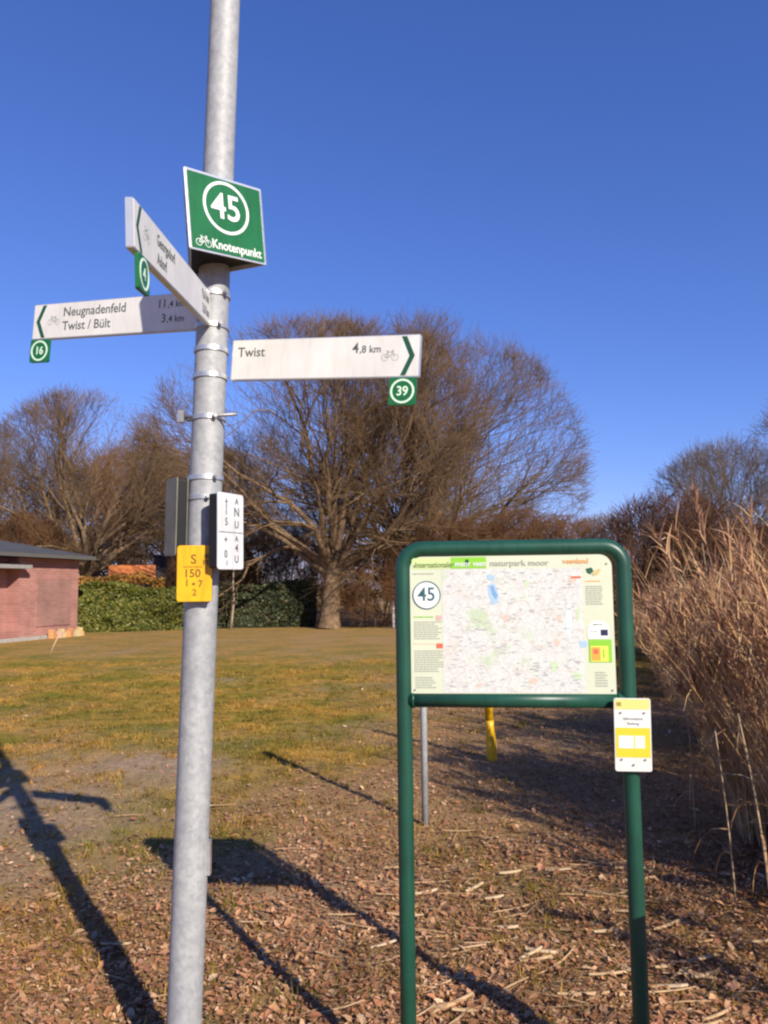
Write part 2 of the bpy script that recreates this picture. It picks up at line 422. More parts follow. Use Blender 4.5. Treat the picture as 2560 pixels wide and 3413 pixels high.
G1 = 'bare oaks at the far side of the lawn'
oak = tree('oak_tree', 'big bare oak with its pale thick trunk rising behind the map board', 'tree', (-2.25, 31.2, 0), gA, rotz=rad(200), group=G1)
oak2 = tree('oak_tree', 'broad bare oak behind the map board, spreading out to the right of the big trunk', 'tree', (1.3, 34.5, 0), gB, rotz=rad(30), group=G1)
oak3 = tree('oak_tree', 'round bare oak behind the brick shed, forked low', 'tree', (-15.0, 38.5, 0), gC, rotz=rad(75), group=G1)
copy_thing(oak2, (-23.0, 44.0, 0), rad(140), .82, 'bare oak at the left edge of the picture, behind the shed roof')
copy_thing(oak3, (-9.9, 43.0, 0), rad(250), (.86, .86, .84), 'smaller bare oak between the galvanised pole and the round oak')
copy_thing(oak3, (1.0, 46.0, 0), rad(10), 1.12, 'bare oak farther back, its top showing over the white sign that points right')

G2 = 'slim bare trees above the reeds'
ald = tree('alder_tree', 'slim bare tree standing above the reeds with an open crown', 'tree', (12.7, 28.0, 0), gD, m_bark, m_twig3, rotz=rad(15), group=G2)
copy_thing(ald, (16.6, 27.0, 0), rad(160), (1.15, 1.15, 1.36), 'bare tree at the right edge of the picture, behind the reeds')
copy_thing(ald, (15.2, 33.5, 0), rad(290), (1.2, 1.2, 1.15), 'bare tree partly hidden by its neighbour behind the reeds')
copy_thing(ald, (10.6, 36.0, 0), rad(70), (.9, .9, .72), 'low bare tree just right of the map board top, far back')

G3 = 'bare brown shrubs'
sh = tree('shrub', 'red-brown bare shrub right of the oak trunk, behind the map board edge', 'shrub', (-.3, 32.6, 0), gS, m_bark, m_twig2, group=G3)
for k, (x, y, s, rz, lab) in enumerate([
    (2.6, 31.0, 1.25, 40, 'tall red-brown shrub behind the top left of the map board'),
    (5.6, 31.5, 1.35, 100, 'wide red-brown shrub behind the top bar of the map board'),
    (8.0, 34.0, 1.3, 160, 'red-brown shrub under the right end of the broad oak'),
    (-17.0, 56.0, 3.4, 220, 'large brown thicket left of the galvanised pole'),
    (-8.3, 38.0, 1.2, 300, 'brown shrub close behind the green hedge at the pole'),
    (-17.5, 36.0, 1.5, 20, 'brown shrub over the shed roof at the left edge'),
    (-5.0, 40.0, 1.4, 70, 'brown shrub behind the dark hedge left of the oak trunk')]):
    copy_thing(sh, (x, y, 0), rad(rz), s, lab)
dk = tree('thicket', 'dark brown thicket just right of the map board, behind the reeds', 'shrub', (6.2, 16.5, 0), gS, m_bark, m_twig4, rotz=rad(50), group='dark thickets behind the reeds')
for k, (x, y, s, rz, lab) in enumerate([
    (8.3, 16.5, .82, 130, 'dark brown thicket behind the tallest reed plumes'),
    (10.5, 17.5, .78, 210, 'dark brown thicket at the right edge, low behind the reeds'),
    (8.0, 22.0, .98, 300, 'dark thicket standing farther back right of the map board'),
    (11.8, 24.0, .95, 10, 'dark thicket farther back under the slim tree')]):
    copy_thing(dk, (x, y, 0), rad(rz), s, lab)

# a far wood that reads as one mass
vs, qs = [], []; off = 0
far = [make_tree(70 + i, 9.5, 4.2, 4.2, 1.5, .22, 8, (10, 88), nums=(7, 6, 5), twig=.018) for i in range(3)]
for i in range(26):
    a, b = far[i % 3]
    x = -52 + i * 4.2 + rng.uniform(-1.5, 1.5); y = 62 + rng.uniform(-5, 9); s = rng.uniform(.62, .95) * (1 if x < 8 else .8); an = rng.uniform(0, 6.28)
    M = np.array([[math.cos(an), -math.sin(an), 0], [math.sin(an), math.cos(an), 0], [0, 0, 1]]) * s
    for v, q in (a, b):
        vs.append(v @ M.T + np.array([x, y, 0])); qs.append(q + off); off += len(v)
fw = np_mesh('far_wood', np.concatenate(vs), np.concatenate(qs), None, m_twig2)
tag(fw, 'far brown wood closing the lawn behind the oaks', 'wood', kind='stuff')

# ---------------------------------------------------------------- hedges
m_leaf = island_mat('hedge_leaves', [(.035, .05, .008), (.095, .115, .015), (.17, .165, .026), (.11, .125, .018), (.25, .20, .045)], .55, .15, .35)
m_leaf_d = island_mat('dark_hedge_leaves', [(.014, .024, .010), (.035, .050, .017), (.07, .082, .028), (.12, .09, .04)], .55, .12, .35)
m_beech = island_mat('beech_leaves', [(.24, .11, .025), (.40, .19, .04), (.48, .27, .06), (.30, .15, .035)], .7, .15, .2)
m_core = mat('hedge_dark_core', (.035, .028, .016), .95)
def leaves_in(r, n, fx, size, flat=.8):
    """n leaf quads at points fx(n)"""
    p, nrm = fx(n); d = unit(r.normal(0, 1, (n, 3)) * flat + nrm); u = unit(np.cross(d, r.normal(0, 1, (n, 3)))); w = np.cross(d, u)
    s = r.uniform(.6, 1.3, (n, 1)) * size
    v = np.stack([p - u * s, p + w * s * .55 + d * s * .15, p + u * s, p - w * s * .55 + d * s * .15], 1).reshape(-1, 3)
    return v, np.arange(n * 4).reshape(-1, 4)
def hedge(name, label, a, b, depth, h, n, m, seed, size=.07, group=None):
    a = Vector((*a, 0)); b = Vector((*b, 0)); Ln = (b - a).length
    t = thing(name, label, 'hedge', mx=frame(a, b - a), group=group); r = np.random.default_rng(seed)
    def fx(n):
        f = r.choice(3, n, p=[.62, .3, .08]); x = r.uniform(0, Ln, n); y = r.uniform(0, depth, n); z = r.uniform(.02, h, n)
        lump = (wob(x * 1.0, z * 1.6, seed, 2.6) - .5) * .55; top = (wob(x, y, seed + 1, 1.8) - .5) * .5
        dd = np.abs(r.normal(0, .11, n))
        P = np.stack([x, np.where(f == 0, lump + dd, y), np.where(f == 1, h + top - dd, z * (1 + top / h * .9))], -1)
        P[:, 0] = np.where(f == 2, np.where(r.random(n) < .5, dd, Ln - dd), P[:, 0])
        nn = np.zeros((n, 3)); nn[:, 1] = np.where(f == 0, -1, 0); nn[:, 2] = np.where(f == 1, 1, .2)
        return P, nn
    v, q = leaves_in(r, n, fx, size)
    np_mesh('foliage', v, q, None, m, t)
    c = MB(); c.box(.15, Ln - .15, .28, depth - .15, 0, h - .22); c.build('dark_core', m_core, t)  # solid dark box added inside the foliage to block light, no modelled branches
    return t
hedge('hedge', 'bright green clipped hedge between the brick shed and the galvanised pole', (-12.2, 30.2), (-7.0, 31.6), 1.3, 1.75, 15000, m_leaf, 5)
hedge('hedge', 'dark green hedge right of the galvanised pole, left of the oak trunk', (-6.9, 32.2), (-2.9, 33.0), 1.4, 1.85, 12000, m_leaf_d, 6)
hedge('hedge', 'orange brown beech hedge showing above the bright green hedge', (-13.2, 33.0), (-9.6, 33.5), 1.0, 2.1, 6500, m_beech, 8)

# ---------------------------------------------------------------- buildings
def brick_mat(name, a, b, mortar, sx=1.0):
    m, nt, p = new_mat(name); p.inputs['Roughness'].default_value = .85
    tc = nt.nodes.new('ShaderNodeTexCoord'); mp = nt.nodes.new('ShaderNodeMapping'); mp.inputs['Rotation'].default_value = (rad(90), 0, 0)
    nt.links.new(tc.outputs['Object'], mp.inputs['Vector'])
    k = nt.nodes.new('ShaderNodeTexBrick'); k.inputs['Scale'].default_value = 1; k.inputs['Brick Width'].default_value = .25; k.inputs['Row Height'].default_value = .083
    k.inputs['Mortar Size'].default_value = .006; k.inputs['Color1'].default_value = (*a, 1); k.inputs['Color2'].default_value = (*b, 1); k.inputs['Mortar'].default_value = (*mortar, 1)
    nt.links.new(mp.outputs[0], k.inputs['Vector'])
    n = nt.nodes.new('ShaderNodeTexNoise'); n.inputs['Scale'].default_value = 1.3; n.inputs['Detail'].default_value = 7; nt.links.new(tc.outputs['Object'], n.inputs['Vector'])
    r = nt.nodes.new('ShaderNodeValToRGB'); r.color_ramp.elements[0].position = .3; r.color_ramp.elements[0].color = (.72, .70, .70, 1); r.color_ramp.elements[1].position = .7; r.color_ramp.elements[1].color = (1.05, 1, 1, 1)
    nt.links.new(n.outputs['Fac'], r.inputs['Fac'])
    mx = nt.nodes.new('ShaderNodeMix'); mx.data_type = 'RGBA'; mx.blend_type = 'MULTIPLY'; mx.inputs['Factor'].default_value = 1
    nt.links.new(k.outputs['Color'], mx.inputs['A']); nt.links.new(r.outputs['Color'], mx.inputs['B']); nt.links.new(mx.outputs['Result'], p.inputs['Base Color'])
    return m
m_pink = brick_mat('pink_brick', (.43, .195, .155), (.34, .15, .12), (.42, .29, .24))
m_pink_d = brick_mat('brown_brick', (.33, .165, .135), (.27, .14, .11), (.34, .24, .20))
m_roofd = mat('dark_roofing', (.075, .075, .08), .8, var=.4, scale=3, bump=.3)
m_white = mat('white_paint', (.74, .72, .68), .6, var=.12, scale=6)
m_concrete = mat('concrete', (.42, .38, .33), .9, var=.3, scale=8, bump=.3)
m_dark = mat('dark_opening', (.02, .018, .016), .8)
m_glass = mat('window_glass', (.03, .035, .04), .08, spec=.8)

A = Vector((-12.1, 24.5, 0)); B = Vector((-11.13, 28.2, 0))
shed = thing('brick_shed', 'low pink brick shed with a dark shallow roof at the left edge of the lawn', 'shed', mx=frame(B, B - A))
w = MB(); w.box(-3.05, 0, 0, .66, 0, 2.72); w.box(-.24, 0, .66, 5, 0, 2.72); w.box(-9, -3.052, .42, .66, 0, 2.72); w.box(-9, -.24, 4.76, 5, 0, 2.72); w.box(-9, -8.76, .66, 4.76, 0, 2.72); w.build('wall', m_pink, shed)
w = MB(); w.box(-2.15, -.42, -.03, -.002, .42, 2.02); w.build('wall_panel', m_pink_d, shed)
w = MB(); w.box(-9.0, -2.9, -.39, .40, 2.34, 2.46); w.build('canopy_beam', mat('grey_canopy_beam', (.30, .28, .26), .8, var=.2, scale=5), shed)
w = MB(); w.box(-9, -1.4, -.10, -.004, 0, .12); w.build('plinth', m_concrete, shed)
w = MB(); o_ = .40
w.add([(-9 - o_, -o_, 2.74), (o_, -o_, 2.74), (o_, 5 + o_, 2.74), (-9 - o_, 5 + o_, 2.74), (-9 - o_, -o_, 2.86), (o_, -o_, 2.86), (o_, 5 + o_, 2.86), (-9 - o_, 5 + o_, 2.86), (-6.2, 2.5, 3.55), (-2.6, 2.5, 3.55)],
      [(3, 2, 1, 0), (0, 1, 5, 4), (1, 2, 6, 5), (2, 3, 7, 6), (3, 0, 4, 7), (4, 5, 9, 8), (5, 6, 9), (6, 7, 8, 9), (7, 4, 8)])
roof = w.build('roof', m_roofd, shed)
w = MB(); w.box(-9 - o_ + .01, o_ + .02, -o_ - .035, -o_ - .004, 2.72, 2.84); w.build('fascia', mat('grey_fascia', (.10, .095, .085), .7), roof)
for (x0, z0) in ((-9.4, 0),): pass
# stone edging heap at the foot of the wall
st_cols = [(.62, .30, .12), (.66, .45, .20), (.58, .47, .22), (.60, .40, .28), (.55, .24, .12)]
st_m = [mat('edging_stone', c, .85, var=.25, scale=20) for c in st_cols]
e = (B - A).normalized(); nrm = Vector((e.y, -e.x, 0))
for k in range(11):
    p = B - e * (.06 + .165 * (k % 11)) + nrm * (.22 + .05 * ((k * 7) % 3)); hgt = .17 + .07 * ((k * 5) % 3)
    s = MB(); s.box(-.075, .075, -.09, .09, 0, hgt)
    o = s.build('edging_stone', st_m[k % 5], bevel=.012); o.location = (p.x, p.y, 0); o.rotation_euler.z = math.atan2(e.y, e.x) + rad(((k * 37) % 17) - 8)
    tag(o, ('orange', 'ochre', 'yellow', 'pale tan', 'dark orange')[k % 5] + ' stone block at the foot of the shed, ' + ('at the right-hand corner', 'second from the corner', 'third from the corner', 'fourth from the corner', 'fifth from the corner', 'middle of the row', 'just left of the middle', 'fourth from the left end', 'third from the left end', 'second from the left end', 'at the left end of the row')[k], 'stone block', 'stone blocks at the foot of the shed')

def house(name, label, loc, w_, d_, h_, ridge, mw, mr, rotz, trim=True, windows=((-.25, .25),)):
    t = thing(name, label, 'house', loc); t.rotation_euler.z = rotz
    b = MB(); b.prism([(-w_ / 2, 0), (w_ / 2, 0), (w_ / 2, h_), (0, ridge), (-w_ / 2, h_)], 0, d_); wl_ = b.build('wall', mw, t)
    sl = math.hypot(w_ / 2, ridge - h_); ox = .35
    for s in (-1, 1):
        dx, dz = s * (w_ / 2), h_ - ridge; ux, uz = dx / sl, dz / sl; ex, ez = dx + ux * ox, ridge - h_ + uz * ox - (ridge - h_)
        b = MB(); p0 = (0, ridge + .03); p1 = (dx + ux * ox, h_ + uz * ox + .03); nx_, nz_ = -uz * s * .12, ux * s * .12
        pts = [p0, p1, (p1[0] + nx_, p1[1] + nz_), (p0[0], p0[1] + .15)]
        if s > 0: pts = pts
        else: pts = pts[::-1]
        b.prism(pts, -.3, d_ + .3); r_ = b.build('roof', mr, t)
        if trim:
            b = MB(); b.bar(p0[0], p0[1] - .09, p1[0], p1[1] - .09, .2, -.345, -.305); b.build('barge_board', m_white, r_)
    for (cx, zz) in windows:
        b = MB(); b.box(cx * w_ - .5, cx * w_ + .5, -.06, -.004, h_ * .45, h_ * .45 + 1.0); fr = b.build('window', m_white, t)
        b = MB(); b.box(cx * w_ - .42, cx * w_ + .42, -.075, -.063, h_ * .45 + .08, h_ * .45 + .92); b.build('pane', m_glass, fr)
    b = MB(); b.box(.1, .1 + w_ * .09, d_ * .5, d_ * .5 + w_ * .09, ridge - .3, ridge + w_ * .06); b.build('chimney', mr, t)
    return t
m_tile = mat('orange_roof_tiles', (.72, .22, .06), .8, var=.3, scale=5, bump=.3)
m_slate = mat('dark_roof_tiles', (.05, .048, .055), .7, var=.4, scale=5, bump=.3)
m_render = mat('pale_render', (.42, .40, .39), .85, var=.12, scale=3)
house('garden_house', 'small garden house with an orange tiled roof just over the beech hedge', (-12.7, 36.6, 0), 1.5, 1.5, 2.1, 2.62, m_render, m_tile, rad(-72), False)
house('house', 'grey house with a dark roof and a white gable edge left of the galvanised pole', (-11.9, 41.0, 0), 3.4, 4.6, 2.1, 3.3, m_render, m_slate, rad(-74))
house('garden_house', 'low garden house with a pale roof edge over the dark hedge', (-10.2, 44, 0), 5.6, 4, 1.75, 2.9, m_render, m_slate, rad(3))

# ---------------------------------------------------------------- reeds
m_reed = island_mat('reed_straw', [(.38, .20, .085), (.57, .345, .155), (.68, .46, .24), (.50, .28, .12), (.62, .385, .19), (.74, .55, .33)], .8, .12, .15)
m_plume = island_mat('reed_plumes', [(.24, .115, .065), (.40, .22, .125), (.54, .33, .20)], .9, .2, .1)
def strips(p, d, ln, wd, K, droop, r):
    """thin ribbons (n, K) that bend down"""
    n = len(p); side = unit(np.cross(d, np.array([0, 0, 1.]) + r.normal(0, .25, (n, 3)))); q = p.copy(); d = d.copy(); rows = []
    for k in range(K):
        ww = wd * (1 - (k / (K - 1)) ** 1.5 * .9)
        rows.append(np.stack([q - side * ww[:, None], q + side * ww[:, None]], 1))
        d = unit(d + np.array([0, 0, -1.]) * droop[:, None]); q = q + d * (ln / (K - 1))[:, None]
    v = np.stack(rows, 1).reshape(-1, 3)
    b = (np.arange(n)[:, None] * K + np.arange(K - 1)[None]) * 2
    return v, np.stack([b, b + 1, b + 3, b + 2], -1).reshape(-1, 4)

def reed_bank(n, seed, place, hmean, nleaf, plume_p, lean=(-.20, .02)):
    r = np.random.default_rng(seed); x, y = place(n * 2, r); keep = r.random(n * 2) < np.clip((wob(x, y, seed + 4, 3.6) - .30) * 2.2, .04, 1); x, y = x[keep][:n], y[keep][:n]; n = len(x); z = height(x, y)
    cl = wob(x, y, seed, 2.4); cl2 = wob(x, y, seed + 9, 1.5)
    h = np.clip(r.normal(hmean, .24, n) + (cl - .5) * .55 + (r.random(n) < .07) * (y > 4.6) * (y < 8.5) * r.uniform(.3, .9, n), .5, 2.4) * np.clip(.45 + (y - 2.4) / 2.2, .45, 1); p = np.stack([x, y, z - .02], -1)
    le = np.stack([r.normal(lean[0], .13, n) + (cl2 - .5) * .35, r.normal(lean[1], .13, n) + (cl - .5) * .3], -1)
    t = np.linspace(0, 1, 6); pts = np.zeros((n, 6, 3)); pts[:, :, 2] = p[:, 2:3] + h[:, None] * (t - .06 * t ** 3)
    for a in (0, 1): pts[:, :, a] = p[:, a:a + 1] + le[:, a:a + 1] * h[:, None] * (t ** 1.35)[None] + r.normal(0, .006, (n, 6))
    rr = (r.uniform(.0028, .0050, n))[:, None] * (1 - .6 * t)[None]
    V, Q = [], []; off = 0
    def put(v, q):
        nonlocal off
        V.append(v); Q.append(q + off); off += len(v)
    put(*tubes(pts, rr, 3))
    i = np.repeat(np.arange(n), nleaf); tt = r.uniform(.15, .97, n * nleaf) * 5; k = np.minimum(tt.astype(int), 4); f = (tt - k)[:, None]
    q = pts[i, k] * (1 - f) + pts[i, k + 1] * f
    a = r.uniform(0, 6.283, len(i)); d = unit(np.stack([np.cos(a) * .75 - .15, np.sin(a) * .75, r.uniform(.5, 3.0, len(i))], -1))
    put(*strips(q, d, r.uniform(.14, .40, len(i)), r.uniform(.0025, .0065, len(i)) * np.repeat(np.clip(y / 6, .8, 1.5), nleaf), 4, r.uniform(.05, .55, len(i)), r))
    stuff = np.concatenate(V), np.concatenate(Q)
    sel = np.nonzero(r.random(n) < plume_p)[0]; npl = 12
    i = np.repeat(sel, npl); tip = pts[i, 5] - (pts[i, 5] - pts[i, 4]) * r.uniform(0, .45, len(i))[:, None]
    a = r.uniform(0, 6.283, len(i)); d = unit(np.stack([np.cos(a) * .28 - .22, np.sin(a) * .28, np.ones(len(i))], -1))
    pl = strips(tip, d, r.uniform(.10, .24, len(i)), r.uniform(.004, .008, len(i)), 3, r.uniform(.3, .7, len(i)), r)
    return stuff, pl
ex = np.array([1.55, 2.02, 2.35, 3.65, 6.2, 9.5]); ey = np.array([2.3, 3.7, 5.1, 10.3, 18.0, 26.0])
def place_near(n, r):
    y = r.uniform(2.5, 8.0, n); x0 = np.interp(y, ey, ex) + (wob(y * 1.0, y * 0 + 2, 31, 2.5) - .5) * .35
    return x0 + r.uniform(0, 1, n) ** 1.3 * np.interp(y, [2.5, 5, 8], [1.3, 2.2, 3.6]), y
def place_mid(n, r):
    y = r.uniform(7.0, 14.0, n); x0 = np.interp(y, ey, ex) + (wob(y, y * 0 + 2, 32, 1.5) - .5) * .5
    return x0 + r.uniform(0, 1, n) ** 1.3 * 4.2, y
def place_far(n, r):
    y = r.uniform(13.0, 23.0, n); x0 = np.interp(y, ey, ex)
    return x0 + r.uniform(0, 6, n), y
for lab, n, sd, pf, hm, nl, pp in (('thick stand of dry tan reeds along the right side of the lawn', 2900, 41, place_near, 1.34, 8, .5), ('reed bed farther along, behind the map board', 2600, 42, place_mid, 1.02, 8, .5), ('far end of the reed bed under the dark thicket', 2000, 43, place_far, .95, 6, .5)):
    (v, q), (pv, pq) = reed_bank(n, sd, pf, hm, nl, pp)
    o = np_mesh('reeds', v, q, None, m_reed); tag(o, lab, 'reeds', 'reed bed', 'stuff')
    np_mesh('plumes', pv, pq, None, m_plume, o)

# single tall stalks that stand clear of the bed
m_stalk = mat('reed_stalk', (.50, .36, .20), .7, var=.35, scale=9)
def stalk(label, x, y, h, lx, ly, plume=True, r_=.006):
    t = thing('reed_stalk', label, 'reed', (x, y, gz(x, y)), group='single reed stalks at the edge of the bed')
    path = [(lx * h * s ** 1.6, ly * h * s ** 1.6, h * s) for s in np.linspace(0, 1, 8)]
    MB().tube(path, [r_ * (1 - .55 * s) for s in np.linspace(0, 1, 8)], 6).build('stem', m_stalk, t)
    r = np.random.default_rng(int(x * 1000) % 997)
    for k in range(3):
        s = .3 + .14 * k; p = np.array([[lx * h * s ** 1.6, ly * h * s ** 1.6, h * s]]); a = r.uniform(0, 6.28)
        v, q = strips(p, unit(np.array([[math.cos(a), math.sin(a), 1.0]])), np.array([.3]), np.array([.006]), 5, np.array([.8]), r)
        np_mesh('leaf', v, q, None, m_reed, t)
    if plume:
        n = 130; s = r.uniform(.88, 1, n)[:, None]; p = np.concatenate([lx * h * s ** 1.6, ly * h * s ** 1.6, h * s], 1); a = r.uniform(0, 6.28, n)
        v, q = strips(p, unit(np.stack([np.cos(a) * .22, np.sin(a) * .22, np.ones(n)], -1)), r.uniform(.05, .13, n), r.uniform(.004, .007, n), 3, r.uniform(.1, .4, n), r)
        np_mesh('plume', v, q, None, m_plume, t)
    return t
stalk('pale thick reed stalk at the front corner of the bed, bent over at the top', 1.78, 3.75, .98, -.09, .05, False, .007)
stalk('thin pale reed stalk just left of the thick one at the front corner', 1.72, 4.0, .85, -.06, .02, False, .005)
stalk('tall reed with a dark plume standing out against the sky', 2.75, 6.4, 2.38, -.06, .02, True, .006)
stalk('leaning reed right of the tall dark plume', 3.25, 6.5, 1.95, -.12, .0, True, .006)
stalk('short bare reed stalk by the yellow notice on the green leg', 2.0, 5.2, .9, -.02, .0, False, .005)

# ---------------------------------------------------------------- fallen leaves, grass, straw
m_leaves = island_mat('dead_leaves', [(.14, .065, .030), (.37, .19, .092), (.48, .27, .138), (.26, .128, .06), (.54, .33, .185), (.40, .19, .09), (.34, .155, .07), (.46, .21, .115), (.66, .48, .30), (.52, .28, .16)], .75, .1, .3, patch=[(2.5, (.62, .56, .50), (1.12, 1.05, 1.0))])
def in_view(x, y, pad=.4): return np.abs(x) < .53 * y + pad
r = np.random.default_rng(91)
n = 420000; y = 1.9 + (17 - 1.9) * r.random(n) ** 1.7; x = r.uniform(-1, 1, n) * (.53 * y + .4)
keep = r.random(n) < litter_at(x, y) ** 1.2 * np.where(y < 5, .60, .30); x, y = x[keep], y[keep]; n = len(x)
z = height(x, y) + r.uniform(.004, .022, n); s = np.clip(r.lognormal(-4.86, .50, n), .004, .025)
a = r.uniform(0, 6.283, n); tilt = r.normal(0, .38, (n, 2)); d = unit(np.stack([np.cos(a), np.sin(a), tilt[:, 0]], -1)); u = unit(np.stack([-np.sin(a), np.cos(a), tilt[:, 1]], -1)); up = np.cross(d, u)
P = np.stack([x, y, z], -1); s3 = s[:, None]; cu = r.uniform(.0, .5, (n, 1)) * s3
v = np.stack([P - d * s3 * 1.2, P - d * s3 * .2 + u * s3 * .62 + up * cu, P + d * s3 * .7 + u * s3 * .42 + up * cu, P + d * s3 * 1.25 + up * cu * .6, P + d * s3 * .7 - u * s3 * .42 + up * cu, P - d * s3 * .2 - u * s3 * .62 + up * cu], 1).reshape(-1, 3)
b = np.arange(n)[:, None] * 6
q = np.concatenate([b + np.array([[0, 3, 2, 1]]), b + np.array([[0, 5, 4, 3]])], 0)
o = np_mesh('fallen_leaves', v, q, None, m_leaves); tag(o, 'dry brown oak leaves scattered over the ground', 'leaves', kind='stuff')

m_grass = island_mat('grass_blades', [(.09, .09, .012), (.21, .185, .025), (.36, .275, .05), (.17, .155, .020), (.52, .37, .13), (.28, .235, .035), (.43, .28, .085)], .7, .2, .2, patch=[(4.0, (.55, .50, .42), (1.25, 1.15, 1.1)), (.9, (.62, .74, .55), (1.35, 1.08, 1.15)), (.35, (.85, .95, .8), (1.2, 1.05, 1.05))])
n = 330000; y = 2.0 + 16 * r.random(n) ** 1.3; x = r.uniform(-1, 1, n) * (.53 * y + .4)
cl = wob(x, y, 77, 5.0); keep = r.random(n) < np.clip((1.05 - .78 * litter_at(x, y)) * (1 - .95 * bare_at(x, y)) * (.12 + 2.2 * np.clip(cl - .28, 0, 1)), 0, 1); x, y = x[keep], y[keep]; n = len(x)
z = height(x, y); hh = r.uniform(.010, .032, n) * (1 + 1.6 * np.clip(wob(x, y, 78, 3.2) - .5, 0, 1)); a = r.uniform(0, 6.283, n); w_ = r.uniform(.0015, .0035, n) * (1 + y * .05); le = r.normal(0, .55, (n, 2)) * hh[:, None]
P = np.stack([x, y, z - .004], -1); sd = np.stack([np.cos(a), np.sin(a), a * 0], -1) * w_[:, None]
T = P + np.concatenate([le, hh[:, None] + .004], 1)
v = np.stack([P - sd, P + sd, T], 1).reshape(-1, 3)
o = np_mesh('grass', v, None, np.arange(n * 3).reshape(-1, 3), m_grass); tag(o, 'short winter grass of the lawn', 'grass', kind='stuff')

# denser clumps on the lawn
nc = 2600; cy = 3.2 + 12 * r.random(nc) ** 1.3; cx = r.uniform(-1, .35, nc) * (.53 * cy + .4); kk = (r.random(nc) < (1 - .9 * litter_at(cx, cy)) * (1 - .8 * bare_at(cx, cy))); cx, cy = cx[kk], cy[kk]; nc = len(cx); nb_ = 22
a = r.uniform(0, 6.28, (nc, nb_)); q_ = np.abs(r.normal(0, .045, (nc, nb_))) * r.uniform(.6, 1.6, (nc, 1)); x = (cx[:, None] + np.cos(a) * q_).reshape(-1); y = (cy[:, None] + np.sin(a) * q_).reshape(-1); n = len(x)
P = np.stack([x, y, height(x, y) - .003], -1); d = unit(np.stack([r.normal(0, .5, n), r.normal(0, .5, n), np.ones(n)], -1))
v, q = strips(P, d, r.uniform(.03, .085, n), r.uniform(.0016, .003, n) * (1 + y * .06), 3, r.uniform(.1, .6, n), r)
o = np_mesh('grass_clumps', v, q, None, m_grass); tag(o, 'taller grass clumps dotted over the lawn', 'grass', kind='stuff')

# tufts at the foot of the pole
m_tuft = island_mat('tuft_blades', [(.06, .08, .015), (.13, .14, .03), (.22, .20, .06)], .6, .25, .2)
n = 420; a = r.uniform(0, 6.28, n); q_ = .07 + np.abs(r.normal(0, .09, n)); x = -.672 + np.cos(a) * q_; y = 2.657 + np.sin(a) * q_ * 1.1
P = np.stack([x, y, height(x, y)], -1); d = unit(np.stack([r.normal(0, .4, n), r.normal(0, .4, n), np.ones(n)], -1))
v, q = strips(P, d, r.uniform(.06, .2, n), r.uniform(.0015, .003, n), 4, r.uniform(.05, .35, n), r)
o = np_mesh('grass_tuft', v, q, None, m_tuft); tag(o, 'longer green grass round the foot of the galvanised pole', 'grass', kind='stuff')

# fine straw, uncountable, and the larger pieces one by one
n = 4200; y = 2.1 + 7 * r.random(n) ** 1.4; x = r.uniform(-1.8, .52, n) * 1.0; x = np.where(r.random(n) < .8, r.uniform(-.1, .55, n) * y, r.uniform(-.5, .1, n) * y)
z = height(x, y) + r.uniform(.008, .03, n); a = r.normal(.35, .7, n); P = np.stack([x, y, z], -1)
d = unit(np.stack([np.cos(a), np.sin(a), r.normal(0, .08, n)], -1))
v, q = strips(P, d, r.uniform(.05, .2, n), r.uniform(.0012, .003, n), 3, r.uniform(0, .05, n), r)
o = np_mesh('straw', v, q, None, island_mat('fine_straw', [(.22, .12, .06), (.40, .25, .12), (.52, .35, .19)], .7, .1, .3)); tag(o, 'fine broken straw among the fallen leaves', 'straw', kind='stuff')
m_straw = [mat('straw_piece', c, .65, var=.3, scale=30, spec=.35) for c in ((.52, .34, .18), (.42, .25, .12), (.58, .42, .25))]
pieces = []
for k in range(5):
    Ls = (.19, .26, .14, .34, .22)[k]; w_ = (.013, .007, .015, .006, .009)[k]; nseg = 5
    vv = []; bend = (.03, -.05, .02, .07, -.03)[k]
    for j in range(nseg + 1):
        t = j / nseg - .5; yy = bend * Ls * (t * t * 4 - .5); ww = w_ * (1 - abs(t) ** 3 * 5 * .9)
        vv += [(t * Ls, yy - ww, .004), (t * Ls, yy, .004 + w_ * .55), (t * Ls, yy + ww, .004), (t * Ls, yy, .001)]
    ff = []
    for j in range(nseg):
        for i in range(4): ff.append((j * 4 + i, j * 4 + 4 + i, j * 4 + 4 + (i + 1) % 4, j * 4 + (i + 1) % 4))
    me = bpy.data.meshes.new('reed_piece'); me.from_pydata(vv, [], ff); me.materials.append(m_straw[k % 3]); me.polygons.foreach_set('use_smooth', [True] * len(ff)); pieces.append(me)
spots = [(-.13, 3.95, 20, 3), (.17, 3.05, 12, 1), (.35, 3.55, 6, 0), (.47, 3.62, 14, 3), (.62, 3.42, 4, 0), (.66, 3.5, 350, 2), (.30, 3.02, 15, 0), (1.2, 3.0, 30, 0), (1.1, 3.1, 5, 1), (.95, 2.85, 0, 3), (.72, 2.75, 40, 1), (.5, 2.9, 355, 0),
         (-1.25, 2.75, 12, 3), (-.93, 2.62, 10, 0), (-.28, 3.05, 8, 3), (.05, 4.6, 25, 0), (-.6, 4.9, 20, 1), (.2, 4.2, 32, 2), (1.25, 3.3, 345, 0), (1.3, 2.75, 15, 3), (.42, 2.62, 45, 1), (.9, 3.3, 10, 0), (.75, 3.15, 2, 0), (1.05, 2.65, 25, 2), (-.02, 3.6, 28, 2)]
for k in range(70):
    yy = r.uniform(2.35, 4.6); spots.append((r.uniform(.0, .56) * yy * 1.0, yy, r.normal(12, 28), int(r.integers(0, 5))))
for k in range(14):
    yy = r.uniform(2.5, 6.0); spots.append((r.uniform(-.5, .1) * yy, yy, r.normal(15, 30), int(r.integers(0, 5))))
